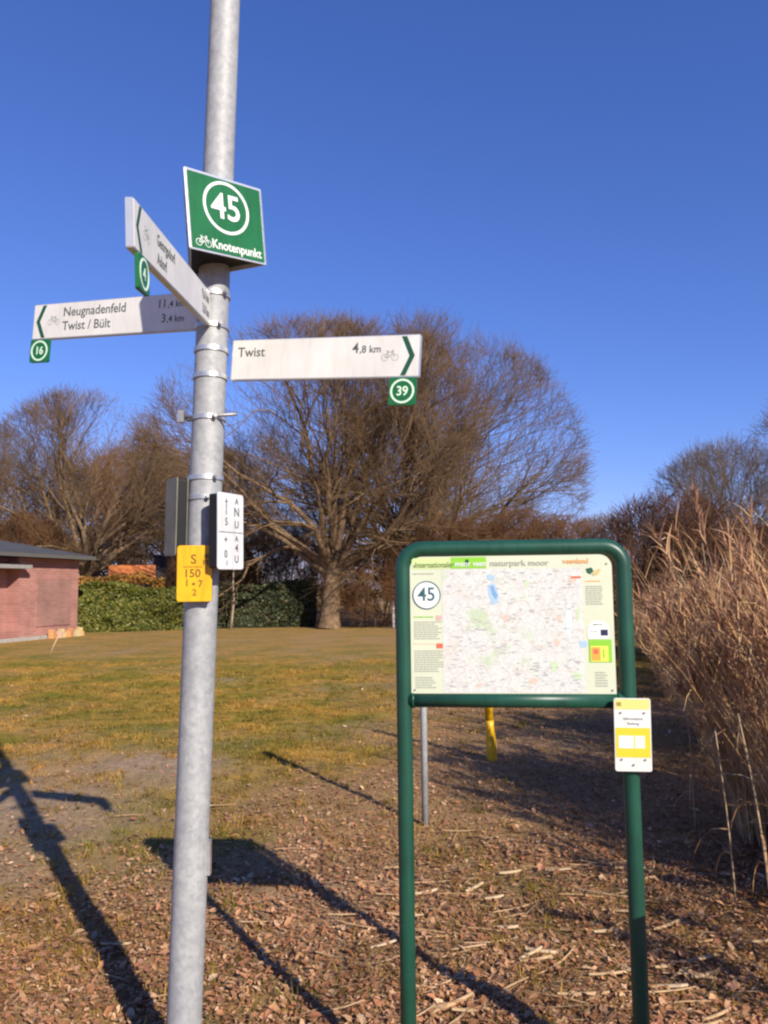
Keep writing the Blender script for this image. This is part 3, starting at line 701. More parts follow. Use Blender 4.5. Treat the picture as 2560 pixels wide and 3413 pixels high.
for (x_, y_, an, k) in spots:
    o = bpy.data.objects.new('reed_piece', pieces[k]); COL.objects.link(o); o.location = (x_, y_, gz(x_, y_) + .014); sc_ = r.uniform(.7, 1.15)
    o.rotation_euler = (r.normal(0, .12), r.normal(0, .08), rad(an)); o.scale = (sc_, 1, 1)
    tag(o, 'pale broken piece of reed stalk lying on the fallen leaves', 'reed piece', 'broken reed pieces on the ground')

# ---------------------------------------------------------------- the pole
gal, nt, gp = new_mat('galvanised_steel'); gp.inputs['Metallic'].default_value = .08; gp.inputs['Roughness'].default_value = .6
tcn = nt.nodes.new('ShaderNodeTexCoord')
vo = nt.nodes.new('ShaderNodeTexVoronoi'); vo.inputs['Scale'].default_value = 70
n1 = nt.nodes.new('ShaderNodeTexNoise'); n1.inputs['Scale'].default_value = 32; n1.inputs['Detail'].default_value = 8; n1.inputs['Roughness'].default_value = .7
n2 = nt.nodes.new('ShaderNodeTexNoise'); n2.inputs['Scale'].default_value = 5; n2.inputs['Detail'].default_value = 5
for nn in (vo, n1, n2): nt.links.new(tcn.outputs['Object'], nn.inputs['Vector'])
r1 = nt.nodes.new('ShaderNodeValToRGB'); r1.color_ramp.elements[0].position = .3; r1.color_ramp.elements[0].color = (.27, .275, .275, 1); r1.color_ramp.elements[1].position = .7; r1.color_ramp.elements[1].color = (.43, .43, .42, 1)
r2 = nt.nodes.new('ShaderNodeValToRGB'); r2.color_ramp.elements[0].position = .3; r2.color_ramp.elements[0].color = (.82, .82, .84, 1); r2.color_ramp.elements[1].position = .7; r2.color_ramp.elements[1].color = (1.02, 1.02, 1, 1)
ad = nt.nodes.new('ShaderNodeMix'); ad.data_type = 'FLOAT'; ad.inputs['Factor'].default_value = .22
nt.links.new(n1.outputs['Fac'], ad.inputs['A']); nt.links.new(vo.outputs['Color'], ad.inputs['B'])
nt.links.new(ad.outputs['Result'], r1.inputs['Fac']); nt.links.new(n2.outputs['Fac'], r2.inputs['Fac'])
mm = nt.nodes.new('ShaderNodeMix'); mm.data_type = 'RGBA'; mm.blend_type = 'MULTIPLY'; mm.inputs['Factor'].default_value = 1
nt.links.new(r1.outputs['Color'], mm.inputs['A']); nt.links.new(r2.outputs['Color'], mm.inputs['B']); nt.links.new(mm.outputs['Result'], gp.inputs['Base Color'])
m_steel = mat('bright_band_steel', (.62, .61, .59), .38, .7, var=.25, scale=40)
m_bolt = mat('dull_steel', (.35, .34, .33), .5, .6, var=.3, scale=50)

KS = 1.05                                            # the pole and its signs stand this much farther out than first measured
def far(p): return Vector((p[0] * KS, p[1] * KS, 1.6 + (p[2] - 1.6) * KS))
def fz(z): return 1.6 + (z - 1.6) * KS
PX, PY, LEAN = -.671, 2.657, .0279
def pole_x(z): return PX + LEAN * z
PR = .0562
pole = thing('signpost_pole', 'tall galvanised steel pole, mottled grey, carrying the direction signs', 'pole', (PX, PY, 0))
MB().tube([(LEAN * z, 0, z) for z in (-.1, 0, 1, 2, 3, 4, 5.4)], [PR, PR, PR, PR * .99, PR * .97, PR * .94, PR * .90], 32).build('shaft', gal, pole)
def lug(z, ang, len_=.03):
    z = fz(z); x = LEAN * z; c, s_ = math.cos(ang), math.sin(ang)
    b = MB().tube([(x + c * PR * .98, s_ * PR * .98, z), (x + c * (PR + len_), s_ * (PR + len_), z)], .0075, 8)
    return b.build('clamp_bolt', m_bolt, pole)
def band(z, h=.016, dr=.004, m=None):
    z = fz(z); x = LEAN * z; rr = PR + dr
    v = MB(); n_ = 36
    vv = []
    for (r_, zz) in ((PR * .96, z - h / 2), (rr, z - h / 2), (rr, z + h / 2), (PR * .96, z + h / 2)):
        vv += [(x + r_ * math.cos(2 * math.pi * k / n_), r_ * math.sin(2 * math.pi * k / n_), zz) for k in range(n_)]
    ff = [(j * n_ + k, j * n_ + (k + 1) % n_, ((j + 1) % 4) * n_ + (k + 1) % n_, ((j + 1) % 4) * n_ + k) for j in range(4) for k in range(n_)]
    return v.add(vv, ff).build('clamp_band', m or m_steel, pole)
for z in (2.585, 2.475, 2.395, 2.305, 2.165, 1.965, 1.90): band(z)
for z, an in ((2.585, -40), (2.475, -55), (2.165, -60), (1.965, -50), (2.165, 175), (1.90, -70)): lug(z, rad(an), .022)
# long bolt through the empty clamp, sticking out to the right
zb = fz(2.165); x = LEAN * zb
MB().tube([(x - .085, -.03, zb), (x + .110, -.057, zb + .003)], .006, 8).build('clamp_bolt', m_bolt, pole)
MB().box(x - .098, x - .076, -.04, -.02, zb - .018, zb + .024).build('clamp_block', m_bolt, pole)
w = MB(); zz = .72; w.box(LEAN * zz + PR - .004, LEAN * zz + PR + .010, -.012, .012, zz - .055, zz + .055); w.build('earth_strap', m_steel, pole)

# ---------------------------------------------------------------- signs on the pole
m_signw = mat('white_sign_face', (.70, .68, .63), .42, var=.14, scale=5, detail=9, streak=(38, 5, (.90, .89, .84)), spec=.4)
m_alu = mat('aluminium_edge', (.62, .63, .64), .4, .6, var=.1, scale=20)
m_green = mat('green_sign_face', (.012, .140, .043), .4, spec=.4, var=.22, scale=6, detail=9, streak=(40, 5, (.70, .78, .74)))
m_green_d = mat('dark_green_print', (.006, .075, .035), .5)
m_ink = mat('dark_print', (.085, .095, .085), .6)
m_grey = mat('grey_print', (.30, .33, .31), .6)
m_pale = mat('pale_green_print', (.62, .80, .60), .5)
m_wprint = mat('white_print', (.68, .70, .66), .5)
m_black = mat('black_plastic', (.012, .012, .013), .5, spec=.3)

def bicycle(parent, cx, cz, s, y, m, flip=1):
    """small bicycle symbol, s = wheel radius"""
    b = MB()
    for dx in (-1.45, 1.45): b.ring(cx + dx * s, cz, s * .82, s, y, y + .0006, 18)
    t = s * .2
    for (x0, z0, x1, z1) in ((-1.45, 0, -.65, 1.5), (-.65, 1.5, .85, 1.5), (-.65, 1.5, -.1, .1), (-.1, .1, .85, 1.5), (-1.45, 0, -.1, .1), (1.45, 0, .8, 1.9), (.5, 1.95, 1.15, 1.95), (-1.0, 1.85, -.4, 1.85), (-.75, 1.85, -.65, 1.5)):
        b.bar(cx + flip * x0 * s, cz + z0 * s, cx + flip * x1 * s, cz + z1 * s, t, y - .0003, y + .0006)
    return b.build('bicycle_symbol', m, parent)

def plaque(sign, cx, z1, num, s=.085, small=False):
    p = MB(); p.prism(rrect(cx - s / 2, cx + s / 2, z1 - s * 1.02, z1 - .002, .006, 3), -.006, .004); o = p.build('number_plaque', m_green, sign)
    zc = z1 - s * .52
    MB().ring(cx, zc, s * .37, s * .445, -.0072, -.0055, 36).build('ring', m_pale, o)
    text(num, s * .48, cx, zc - .001, -.0066, m_pale, o, 'numeral', .0008, 'CENTER', .92)
    return o

def arm(label, origin, xdir, Ln, h, point, lines, dists, plaq, inset=.0):
    """finger sign; local x along the face, origin at the bottom left of the face"""
    t = thing('direction_sign', label, 'direction sign', mx=frame(far(origin), xdir, KS), group='white finger signs on the pole')
    b = MB(); b.prism(rrect(0, Ln, 0, h, .004, 2), 0, .017); pl = b.build('panel', m_alu, t)
    f = MB(); f.prism(rrect(.003, Ln - .003, .003, h - .003, .003, 2), -.0016, -.0002); f.build('face', m_signw, t)
    y = -.0024
    cx = .028 if point < 0 else Ln - .028; s = -point; tipx = cx - .012 * (1 if point < 0 else -1); k = h * .46
    b = MB(); wd = .017
    for sg in (-1, 1):
        b.add([(tipx, y, h / 2), (tipx + s * .028, y, h / 2 + sg * k), (tipx + s * (.028 + wd), y, h / 2 + sg * k), (tipx + s * wd, y, h / 2)], [(0, 1, 2, 3) if sg * s > 0 else (3, 2, 1, 0)])
    b.build('chevron', m_green_d, t)
    bx = .098 if point < 0 else Ln - .098
    bicycle(t, bx, h * .47, .0115, y + .0004, m_grey, 1 if point > 0 else -1)
    for (x, z, sz, txt, al) in lines + dists: text(txt, sz, x, z, y + .0004, m_ink, t, 'lettering', .0003, al, .95)
    if plaq: plaque(t, *plaq)
    return t
arm('white finger sign pointing right, reading Twist, over a green plaque 39', (-.512, 2.545, 2.300), (.629, -.180, -.045), .652, .137, 1,
    [(.022, .093, .046, 'Twist', 'LEFT')], [(.45, .096, .048, '4', 'RIGHT'), (.452, .092, .034, ',8 km', 'LEFT')], (.602, 0, '39', .088))
arm('white finger sign pointing left behind the slanted one, reading Neugnadenfeld and Twist/Bült', (-1.334, 2.868, 2.554), (.713, -.250, -.050), .765, .136, -1,
    [(.140, .098, .0495, 'Neugnadenfeld', 'LEFT'), (.140, .044, .049, 'Twist / Bült', 'LEFT')], [(.60, .100, .044, '11', 'RIGHT'), (.603, .097, .034, ',4 km', 'LEFT'), (.60, .046, .044, '3', 'RIGHT'), (.603, .043, .034, ',4 km', 'LEFT')], (.045, 0, '16', .088))
arm('white finger sign pointing towards the viewer, seen at a slant, reading Georgsdorf and Adorf', (-.546, 1.64, 2.352), (-.020, .83, .112), .845, .112, -1,
    [(.19, .078, .040, 'Georgsdorf', 'LEFT'), (.19, .032, .040, 'Adorf', 'LEFT')], [(.82, .078, .040, '9,6 km', 'RIGHT'), (.82, .032, .040, '3,8 km', 'RIGHT')], (.06, 0, '4', .082))

# three-sided green box
V3 = [Vector((-.613, 2.300, 0)), Vector((-.403, 2.500, 0))]
d = (V3[1] - V3[0]); nb = Vector((-d.y, d.x, 0)); V3.append(V3[0] + d * .5 + nb * .866)
c3 = Vector((-.566, 2.53, 2.658)); dc3 = Vector((.020, 0, .014)); nf = Vector((d.y, -d.x, 0)).normalized()
box3 = thing('junction_sign', 'three-sided green cycle junction sign 45 wrapped round the pole', 'sign', mx=Matrix.Translation(far(c3) + dc3) @ Matrix.Rotation(rad(5.5), 4, nf) @ Matrix.Scale(KS, 4))
inv = Matrix.Translation(-c3)
H3 = .258; W3 = d.length; tl = .145
for k in range(3):
    a_, b_ = V3[k], V3[(k + 1) % 3]
    fm = frame((a_.x, a_.y, 2.658), ((b_ - a_).x, (b_ - a_).y, 0)); loc = inv @ fm
    b = MB(); b.prism(rrect(.001, W3 - .001, 0, H3, .004, 2), 0, .005); pl = b.build('side_panel', m_alu, box3); pl.matrix_local = loc
    f = MB(); f.prism(rrect(.010, W3 - .009, .006, H3 - .008, .003, 2), -.0016, -.0002); fo = f.build('green_face', m_green, pl)
    MB().ring(W3 / 2, .158, .076, .086, -.0026, -.0004, 56).build('ring', m_wprint, pl)
    text('45', .118, W3 / 2 - .001, .157, -.0024, m_wprint, pl, 'numeral', .0016, 'CENTER', .95)
    text('Knotenpunkt', .041, W3 / 2 + .030, .030, -.0024, m_wprint, pl, 'lettering', .0008, 'CENTER', .86)
    bicycle(pl, .052, .026, .0115, -.0022, m_wprint)
b = MB(); zc = .012; vv = [inv @ Vector((p.x, p.y, 2.672)) for p in V3]; c_ = sum(vv, Vector()) / 3; vv = [c_ + (p - c_) * .96 for p in vv]
b.add(vv + [p + Vector((0, 0, .004)) for p in vv], [(2, 1, 0), (3, 4, 5), (0, 1, 4, 3), (1, 2, 5, 4), (2, 0, 3, 5)]); b.build('bottom_plate', m_black, box3)
b = MB(); b.add([p + Vector((0, 0, .235)) for p in vv] + [p + Vector((0, 0, .239)) for p in vv], [(2, 1, 0), (3, 4, 5), (0, 1, 4, 3), (1, 2, 5, 4), (2, 0, 3, 5)]); b.build('top_plate', m_alu, box3)

# utility marker plates lower on the pole
m_yel = mat('yellow_plate', (.78, .42, .008), .45, var=.16, scale=14, spec=.4, streak=(60, 8, (.78, .72, .7)))
m_wplate = mat('white_plate', (.67, .67, .66), .42, var=.10, scale=12, streak=(60, 8, (.80, .79, .74)))
m_inky = mat('dark_print_on_yellow', (.16, .075, .006), .6)
def tray(name, label, origin, xdir, w_, h_, m, group='utility marker plates on the pole', mtray=None):
    t = thing(name, label, 'sign', mx=frame(far(origin), xdir, KS), group=group)
    b = MB(); b.prism(rrect(.004, w_ - .004, .004, h_ - .004, .008, 3), .0, .030); b.build('tray', mtray or m_black, t)
    b = MB(); b.prism(rrect(0, w_, 0, h_, .010, 4), -.006, -.001); b.build('plate', m, t, .0015)
    return t
wp = tray('marker_plate', 'tall white marker plate with two fields of black characters, right side of the pole', (-.521, 2.400, 1.662), (.055, .13, .002), .142, .243, m_wplate)
y = -.0068
b = MB(); b.bar(.006, .118, .136, .118, .0022, y, y + .0006); b.build('divider', m_ink, wp)
for (x, z, sz, tx) in ((.045, .212, .034, '†'), (.045, .182, .026, 'I'), (.045, .150, .034, '5'), (.102, .218, .028, 'A'), (.102, .183, .040, 'N'), (.102, .143, .034, 'U'), (.042, .093, .034, '+'), (.042, .048, .034, '0'), (.102, .098, .026, 'A'), (.102, .068, .034, '4'), (.102, .032, .034, 'U'), (.048, .020, .022, 'I')):
    text(tx, sz, x, z, y + .0003, m_ink, wp, 'lettering', .0004, 'CENTER', 1.0)
yp = tray('marker_plate', 'yellow gas marker plate lettered S, below the white one on the pole', (-.655, 2.448, 1.563), (.108, .006, .0), .110, .177, m_yel)
for (x, z, sz, tx) in ((.052, .132, .042, 'S'), (.048, .088, .036, '150'), (.032, .058, .030, 'I'), (.053, .054, .034, '•'), (.074, .055, .030, '7'), (.056, .028, .028, '2'), (.095, .142, .020, '80'), (.092, .122, .022, 'PE')):
    text(tx, sz, x, z, y + .0003, m_inky, yp, 'lettering', .0005, 'CENTER', 1.0)
b = MB(); b.bar(.020, .109, .080, .109, .0022, y, y + .0006); b.build('divider', m_inky, yp)
gp_ = tray('marker_plate', 'grey-backed marker plate turned away behind the left side of the pole', (-.645, 2.505, 1.708), (-.075, .10, .004), .100, .258, mat('weathered_grey_plate', (.14, .135, .105), .7, var=.3, scale=14), mtray=m_black)
b = MB(); b.prism(rrect(.002, .098, .002, .256, .008, 3), .0305, .033); b.build('back_plate', mat('weathered_grey_back', (.27, .25, .17), .7, var=.3, scale=14), gp_)
b = MB(); b.box(.03, .065, -.014, -.0062, .225, .245); b.build('clip', m_alu, gp_)

# ---------------------------------------------------------------- the map board
m_gtube = mat('green_powder_coat', (.013, .074, .047), .38, spec=.40, var=.25, scale=9, detail=9, streak=(60, 4, (.70, .74, .72)))
LX, LY, RX, RY = .060, 2.575, .770, 2.505
board = thing('map_board', 'green tubular map board with a cycling map of junction 45', 'map board', mx=frame((LX, LY, 0), (RX - LX, RY - LY, 0)))
BW = math.hypot(RX - LX, RY - LY); TR = .0254; top = 1.727; cr = .066
path = [(0, 0, -.1), (0, 0, .6), (0, 0, 1.2)] + [(cr - cr * math.cos(rad(a)), 0, top - cr + cr * math.sin(rad(a))) for a in range(0, 91, 9)] + [(BW * .5, 0, top)] + [(BW - cr + cr * math.sin(rad(a)), 0, top - cr + cr * math.cos(rad(a))) for a in range(0, 91, 9)] + [(BW, 0, 1.2), (BW, 0, .6), (BW, 0, -.1)]
MB().tube(path, TR, 24).build('tube_frame', m_gtube, board)
MB().tube([(TR * .6, 0, 1.236), (BW * .5, 0, 1.236), (BW - TR * .6, 0, 1.236)], TR * .97, 24).build('cross_bar', m_gtube, board)
px0, px1, pz0, pz1 = .0245, BW - .038, 1.2575, 1.7005
PW, PH = px1 - px0, pz1 - pz0
# printed base of the map
mp, nt, pp = new_mat('printed_map'); pp.inputs['Roughness'].default_value = .35; pp.inputs['Specular IOR Level'].default_value = .35
N = nt.nodes.new; L = nt.links.new; tc = N('ShaderNodeTexCoord')
def vor(scale, lo, hi, dist=.0):
    v_ = N('ShaderNodeTexVoronoi'); v_.feature = 'DISTANCE_TO_EDGE'; v_.inputs['Scale'].default_value = scale
    nz = N('ShaderNodeTexNoise'); nz.inputs['Scale'].default_value = scale * 1.3; L(tc.outputs['Object'], nz.inputs['Vector'])
    mx_ = N('ShaderNodeMix'); mx_.data_type = 'RGBA'; mx_.inputs['Factor'].default_value = .06; L(tc.outputs['Object'], mx_.inputs['A']); L(nz.outputs['Color'], mx_.inputs['B'])
    L(mx_.outputs['Result'], v_.inputs['Vector'])
    mr_ = N('ShaderNodeMapRange'); mr_.inputs['From Min'].default_value = lo; mr_.inputs['From Max'].default_value = hi; mr_.inputs['To Min'].default_value = 1; mr_.inputs['To Max'].default_value = 0
    L(v_.outputs['Distance'], mr_.inputs['Value']); return mr_.outputs['Result']
patch = ramp(noise(9, 4, .6), [(.34, (.46, .56, .36)), (.44, (.60, .605, .555)), (.56, (.60, .61, .57)), (.68, (.59, .575, .505))])
m1 = N('ShaderNodeMath'); m1.operation = 'MULTIPLY'; m1.inputs[1].default_value = .55; L(vor(46, .02, .09), m1.inputs[0])
rc = N('ShaderNodeRGB'); rc.outputs[0].default_value = (.42, .43, .41, 1); c1 = mix(m1.outputs[0], patch, rc.outputs[0])
m2 = N('ShaderNodeMath'); m2.operation = 'MULTIPLY'; m2.inputs[1].default_value = .60; L(vor(17, .01, .04), m2.inputs[0])
rc2 = N('ShaderNodeRGB'); rc2.outputs[0].default_value = (.50, .44, .37, 1); c2 = mix(m2.outputs[0], c1, rc2.outputs[0])
sp = ramp(noise(75, 3, .6), [(.60, (0, 0, 0)), (.70, (1, 1, 1))]); rc3 = N('ShaderNodeRGB'); rc3.outputs[0].default_value = (.46, .38, .34, 1)
m3 = N('ShaderNodeMath'); m3.operation = 'MULTIPLY'; m3.inputs[1].default_value = .35; L(sp, m3.inputs[0])
L(mix(m3.outputs[0], c2, rc3.outputs[0]), pp.inputs['Base Color'])
m_cream = mat('cream_print', (.57, .60, .44), .4, var=.06, scale=6)
m_text = mat('grey_text_print', (.34, .35, .28), .6)
m_lime = mat('lime_print', (.22, .50, .03), .5)
m_orange = mat('orange_print', (.80, .32, .05), .5)
m_red = mat('red_print', (.62, .12, .06), .5)
m_blue = mat('blue_print', (.34, .48, .63), .5); m_blue2 = mat('deeper_blue_print', (.17, .32, .50), .5); m_navy = mat('navy_print', (.01, .01, .05), .5)
m_yelp = mat('yellow_print', (.75, .70, .10), .5)
m_pinkp = mat('pink_print', (.55, .36, .32), .5)
m_teal = mat('teal_print', (.03, .10, .12), .5)
FR = -.014
b = MB(); b.prism(rrect(px0, px1, pz0, pz1, .040, 7, (0, 0, 1, 1)), FR, FR + .016); panel = b.build('map_panel', m_cream, board)
def U(x): return px0 + (x - 148) / 1222 * PW
def W(z): return pz1 - (z - 152) / 803 * PH
def rect(x0, x1, z0, z1, m, lv, name, parent=panel, r_=0):
    y_ = FR - .0006 * lv
    bb = MB(); bb.add([(U(x0), y_, W(z1)), (U(x1), y_, W(z1)), (U(x1), y_, W(z0)), (U(x0), y_, W(z0))], [(0, 1, 2, 3)]); return bb.build(name, m, parent)
def poly(pts, m, lv, name):
    bb = MB(); y_ = FR - .0006 * lv; pts = [(U(a), W(c)) for a, c in pts]
    ar = sum(pts[i][0] * pts[(i + 1) % len(pts)][1] - pts[(i + 1) % len(pts)][0] * pts[i][1] for i in range(len(pts)))
    if ar < 0: pts = pts[::-1]
    bb.add([(a, y_, c) for a, c in pts], [tuple(range(len(pts)))]); return bb.build(name, m, panel)
rect(345, 1192, 228, 950, mp, 1, 'map_print')
rect(160, 615, 160, 226, mat('pale_lime_print', (.52, .62, .27), .45), 1, 'header_strip')
rect(402, 618, 158, 224, m_lime, 2, 'header_logo')
text('Internationaler', .026, U(176), W(202), FR - .0016, mat('olive_print', (.13, .20, .05), .6), panel, bold=.0003, sx=.83, shear=.2)
text('moor', .025, U(425), W(198), FR - .0022, m_wprint, panel, bold=.0004, sx=.9)
text('veen', .025, U(535), W(198), FR - .0022, m_wprint, panel, bold=.0004, sx=.9)
rect(490, 512, 172, 212, m_green_d, 3, 'logo_mark')
text('naturpark moor', .026, U(640), W(197), FR - .0016, m_text, panel, bold=.0003, sx=1.12)
text('veenland', .023, U(1080), W(190), FR - .0016, m_orange, panel, bold=.0001, sx=1.0)
# junction number disc
bb = MB(); n_ = 48; R_ = 84 / 1222 * PW; cx_, cz_ = U(250), W(380)
bb.add([(cx_ + R_ * math.cos(2 * math.pi * k / n_), FR - .0012, cz_ + R_ * math.sin(2 * math.pi * k / n_)) for k in range(n_)], [tuple(range(n_))]); bb.build('number_disc', m_wprint, panel)
MB().ring(cx_, cz_, R_ * .955, R_ * 1.03, FR - .0022, FR - .0008, 56).build('ring', m_teal, panel)
text('45', .062, cx_, cz_ + .001, FR - .0018, m_teal, panel, 'numeral', .0005, 'CENTER', .95)
def text_block(x0, x1, z0, z1, rows, m=m_text, seed=1):
    rr_ = random.Random(seed); bb = MB(); y_ = FR - .0012; dz = (z1 - z0) / rows
    for k in range(rows):
        x = x0; end = x1 - rr_.uniform(0, .25) * (x1 - x0)
        while x < end:
            wd = rr_.uniform(8, 26); zt = z0 + k * dz
            x2 = min(x + wd, x1)
            bb.add([(U(x), y_, W(zt + dz * .45)), (U(x2), y_, W(zt + dz * .45)), (U(x2), y_, W(zt)), (U(x), y_, W(zt))], [(0, 1, 2, 3)])
            x += wd + 4
    o_t = bb.build('text_block', m, panel); o_t['kind'] = 'stuff'
    return o_t
text_block(165, 320, 250, 264, 1, seed=2)
text_block(170, 340, 535, 645, 9, seed=3); rect(305, 340, 500, 528, m_pinkp, 2, 'marker_square'); text_block(170, 290, 505, 520, 1, m_lime, 9)
text_block(170, 345, 705, 835, 10, seed=4); rect(305, 345, 664, 692, m_red, 2, 'marker_square'); rect(165, 300, 660, 668, mat('pale_orange_print', (.78, .55, .40), .5), 2, 'rule')
text_block(175, 300, 860, 930, 5, seed=5)
poly([(618, 268), (640, 258), (668, 276), (664, 300), (640, 296), (628, 290)], m_blue, 2, 'lake_print')
poly([(632, 318), (662, 312), (676, 340), (690, 380), (686, 428), (656, 442), (634, 400), (624, 352)], m_blue, 2, 'lake_print')
poly([(640, 330), (660, 326), (668, 356), (684, 384), (672, 410), (650, 378)], m_blue2, 3, 'lake_print')
poly([(1158, 656), (1200, 650), (1214, 668), (1204, 690), (1168, 688)], m_blue, 2, 'lake_print')
poly([(1092, 480), (1118, 470), (1122, 560), (1104, 640), (1088, 600)], mat('pale_aqua_print', (.62, .76, .76), .5), 2, 'lake_print')
for (x, z, a_, c_, m) in ((1030, 660, 38, 60, 'o'), (1135, 300, 60, 46, 'o'), (1050, 520, 34, 40, 'o'), (560, 905, 50, 30, 'o'), (880, 880, 70, 40, 'o'), (730, 520, 46, 60, 'o'), (860, 320, 40, 60, 'g'), (1010, 800, 60, 90, 'g'), (1160, 500, 30, 90, 'g'), (1140, 850, 70, 60, 'g')):
    mm_ = bpy.data.materials.get('town_print') or mat('town_print', (.60, .45, .36), .5)
    mg_ = bpy.data.materials.get('wood_print') or mat('wood_print', (.47, .58, .36), .5)
    rr_ = random.Random(x); poly([(x + a_ * .5 * math.cos(k * .785) * rr_.uniform(.6, 1), z + c_ * .5 * math.sin(k * .785) * rr_.uniform(.6, 1)) for k in range(8)], mm_ if m == 'o' else mg_, 2, 'town_print' if m == 'o' else 'wood_print')
rect(1125, 1185, 278, 290, m_red, 3, 'scale_bar')
rr_ = random.Random(77); bb = MB()
for k in range(230):
    x_, z_, w2 = rr_.uniform(360, 1150), rr_.uniform(240, 935), rr_.uniform(8, 34); h2 = rr_.choice((4, 5, 5, 8))
    bb.add([(U(x_), FR - .0013, W(z_ + h2)), (U(x_ + w2), FR - .0013, W(z_ + h2)), (U(x_ + w2), FR - .0013, W(z_)), (U(x_), FR - .0013, W(z_))], [(0, 1, 2, 3)])
bb.build('place_names', mat('map_name_print', (.40, .38, .38), .6), panel)['kind'] = 'stuff'
poly([(1215, 235), (1250, 228), (1262, 250), (1240, 268), (1222, 258)], m_green_d, 2, 'park_logo'); poly([(1250, 262), (1290, 236), (1305, 244), (1282, 272), (1256, 276)], mat('ochre_print', (.50, .40, .16), .5), 2, 'park_logo')
text_block(1210, 1310, 335, 450, 9, seed=6); text_block(1210, 1300, 305, 318, 1, m_orange, 7)
poly([(1222, 560), (1255, 535), (1310, 540), (1340, 570), (1338, 640), (1216, 640), (1210, 600)], m_wprint, 2, 'partner_field')
text_block(1245, 1300, 556, 570, 1, m_green, 8); text_block(1228, 1268, 596, 610, 1, m_pinkp, 10); rect(1290, 1332, 588, 622, m_navy, 3, 'partner_flag')
rect(1218, 1352, 645, 775, m_lime, 2, 'partner_logo'); rect(1228, 1330, 682, 770, m_yelp, 3, 'partner_logo'); rect(1232, 1284, 688, 764, m_orange, 4, 'partner_logo'); rect(1244, 1272, 700, 726, m_red, 5, 'partner_logo'); rect(1298, 1308, 700, 750, m_lime, 4, 'partner_logo')
text_block(1250, 1320, 830, 920, 6, seed=12)
for sx_, sz_ in ((px0 + .012, pz0 + .012), (px1 - .012, pz0 + .012), (px0 + .016, pz1 - .030), (px1 - .016, pz1 - .030)):
    MB().tube([(sx_, FR - .003, sz_), (sx_, FR + .002, sz_)], .0032, 10).build('screw', m_bolt, panel)
for sx_, zz_ in ((TR + .004, 1.236), (BW - TR - .004, 1.236)):
    MB().tube([(sx_ - .004, 0, zz_), (sx_ + .004, 0, zz_)], TR * 1.06, 24).build('weld_seam', m_gtube, board)
# small notice strapped to the right leg
nt_ = thing('notice_sign', 'small yellow and white notice fixed to the right leg of the map board', 'sign', mx=frame((.708, 2.462, 1.028), (1, -.06, -.015)))
b = MB(); b.prism(rrect(0, .112, 0, .222, .007, 4), 0, .004); b.build('plate', m_signw, nt_)
def nrect(x0, x1, z0, z1, m, name, lv=1):
    bb = MB(); y_ = -.0006 * lv; bb.add([(x0, y_, z0), (x1, y_, z0), (x1, y_, z1), (x0, y_, z1)], [(0, 1, 2, 3)]); return bb.build(name, m, nt_)
m_yel2 = mat('notice_yellow', (.60, .49, .025), .45); m_yel3 = mat('notice_pale_yellow', (.64, .56, .17), .45)
nrect(.003, .109, .188, .219, m_yel3, 'header_strip'); nrect(.003, .109, .042, .132, m_yel2, 'yellow_field'); nrect(.012, .058, .070, .108, m_wprint, 'pale_field', 2); nrect(.062, .092, .070, .108, mat('pale_yellow_field', (.78, .74, .55), .5), 'pale_field', 2)
text('Information', .0125, .058, .160, -.0012, m_grey, nt_, align='CENTER'); text('Radweg', .0115, .058, .145, -.0012, m_grey, nt_, align='CENTER')
for (x, z) in ((.020, .178), (.092, .178), (.020, .036), (.092, .036), (.056, .020)):
    MB().tube([(x, -.0045, z), (x, .001, z)], .0032, 10).build('screw', m_bolt, nt_)
nrect(.008, .022, .198, .210, mat('olive_mark', (.28, .22, .04), .5), 'header_mark', 2)
for z in (.05, .175): MB().box(.045, .100, .0042, .022, z - .012, z + .012).build('clamp_block', m_black, nt_)

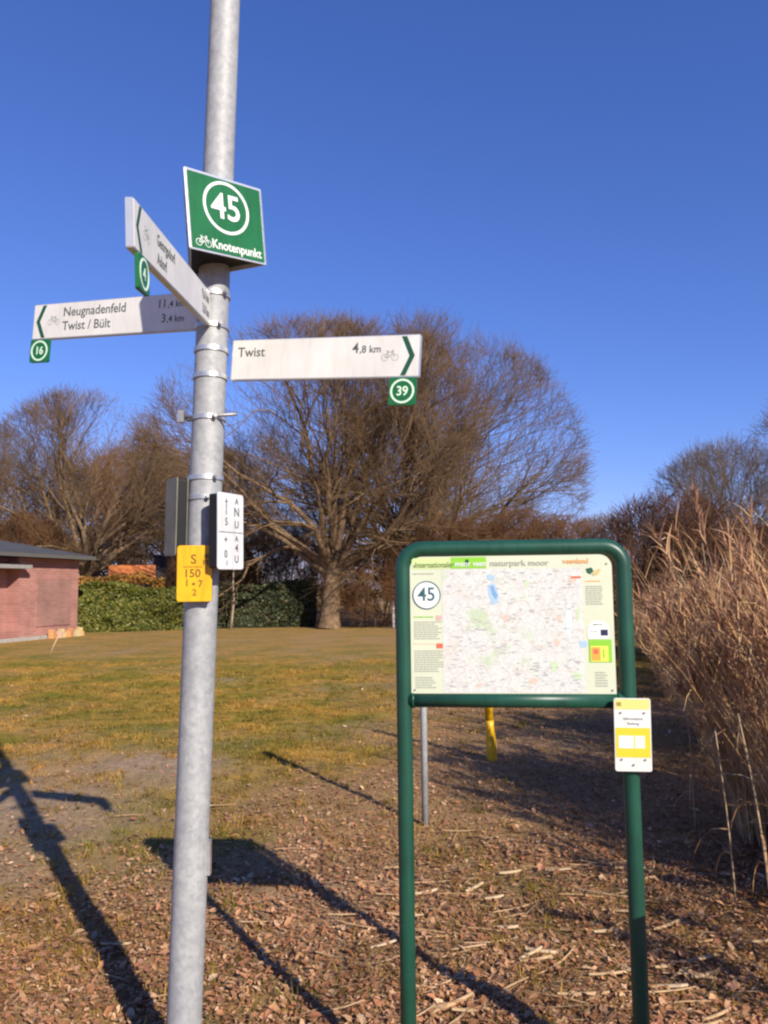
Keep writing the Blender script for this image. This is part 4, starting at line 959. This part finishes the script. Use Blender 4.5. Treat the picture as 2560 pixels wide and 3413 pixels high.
# ---------------------------------------------------------------- posts on the lawn
p = thing('sign_post', 'thin grey steel post standing on the leaves behind the map board', 'post', (.256, 5.39, gz(.256, 5.39)))
MB().tube([(0, 0, -.1), (0, 0, .8), (.01, .0, 1.56)], .0225, 16).build('shaft', gal, p)
b = MB(); b.prism(rrect(-.05, .07, 1.12, 1.56, .012, 3), -.034, -.026); b.build('plate', m_alu, p)
m_ymark = mat('yellow_plastic', (.80, .44, .012), .4, var=.1, scale=12, spec=.5)
yb = thing('gas_marker_post', 'yellow plastic marker post standing behind the map board', 'marker post', (.97, 7.30, gz(.97, 7.3)))
MB().tube([(0, 0, -.1), (0, 0, 0), (-.004, 0, .02), (-.006, 0, .16), (-.012, 0, .30), (-.016, 0, .36)], [.05, .05, .049, .046, .036, .040], 18).build('sleeve', m_ymark, yb)
MB().tube([(-.016, 0, .36), (-.03, 0, .72), (-.04, 0, 1.02)], [.040, .038, .038], 18).build('shaft', m_ymark, yb)
MB().tube([(-.04, 0, 1.021), (-.04, 0, 1.06), (-.04, 0, 1.10)], [.052, .052, .030], 18).build('cap', m_ymark, yb)
m_wood = mat('weathered_wood', (.27, .21, .15), .85, var=.4, scale=14, bump=.4)
wb = thing('shade_post', 'added wooden post out of view at the right, shading the right leg of the map board', 'post', (1.125, 1.985, 0)); wb.rotation_euler.z = rad(33)  # made-up post out of view, added to shade the lower right board leg
MB().box(-.05, .05, -.05, .05, -.1, .90).build('shaft', m_wood, wb, .006)
b = MB(); b.add([(-.05, -.05, .901), (.05, -.05, .901), (.05, .05, .901), (-.05, .05, .901), (0, 0, .93)], [(3, 2, 1, 0), (0, 1, 4), (1, 2, 4), (2, 3, 4), (3, 0, 4)]); b.build('cap', m_wood, wb)
sap = thing('young_tree', 'thin pale sapling in front of the dark hedge right of the pole', 'tree', (-6.25, 31.9, 0))
MB().tube([(-.05, 0, 0), (.0, 0, .5), (.06, 0, 1.2), (.02, 0, 1.9), (.05, 0, 2.6)], [.06, .05, .045, .035, .012], 8).build('trunk', mat('pale_bark', (.36, .27, .19), .9, var=.3, scale=8), sap)
gT = make_tree(99, 2.6, .9, .9, .5, .03, 7, (35, 85), nums=(5, 4, 3), twig=.006, crown_low=.4)
o = np_mesh('crown', gT[1][0] + np.array([0, 0, 1.0]), gT[1][1], None, m_twig, sap)
wpst = thing('white_post', 'slim white post beside the dark shrub left of the map board', 'post', (.33, 31.0, 0))
MB().tube([(0, 0, 0), (0, 0, 1.0), (0, 0, 1.95)], [.055, .055, .05], 10).build('shaft', m_white, wpst)
MB().tube([(0, 0, 1.951), (0, 0, 1.99)], [.06, .04], 10).build('cap', m_white, wpst)
stk = thing('stake', 'short pale stake leaning on the lawn in front of the brick shed', 'stake', (-8.45, 19.7, 0))
MB().tube([(0, 0, -.05), (.09, 0, .22), (.2, .0, .46)], [.018, .018, .016], 8).build('shaft', m_straw[0], stk)
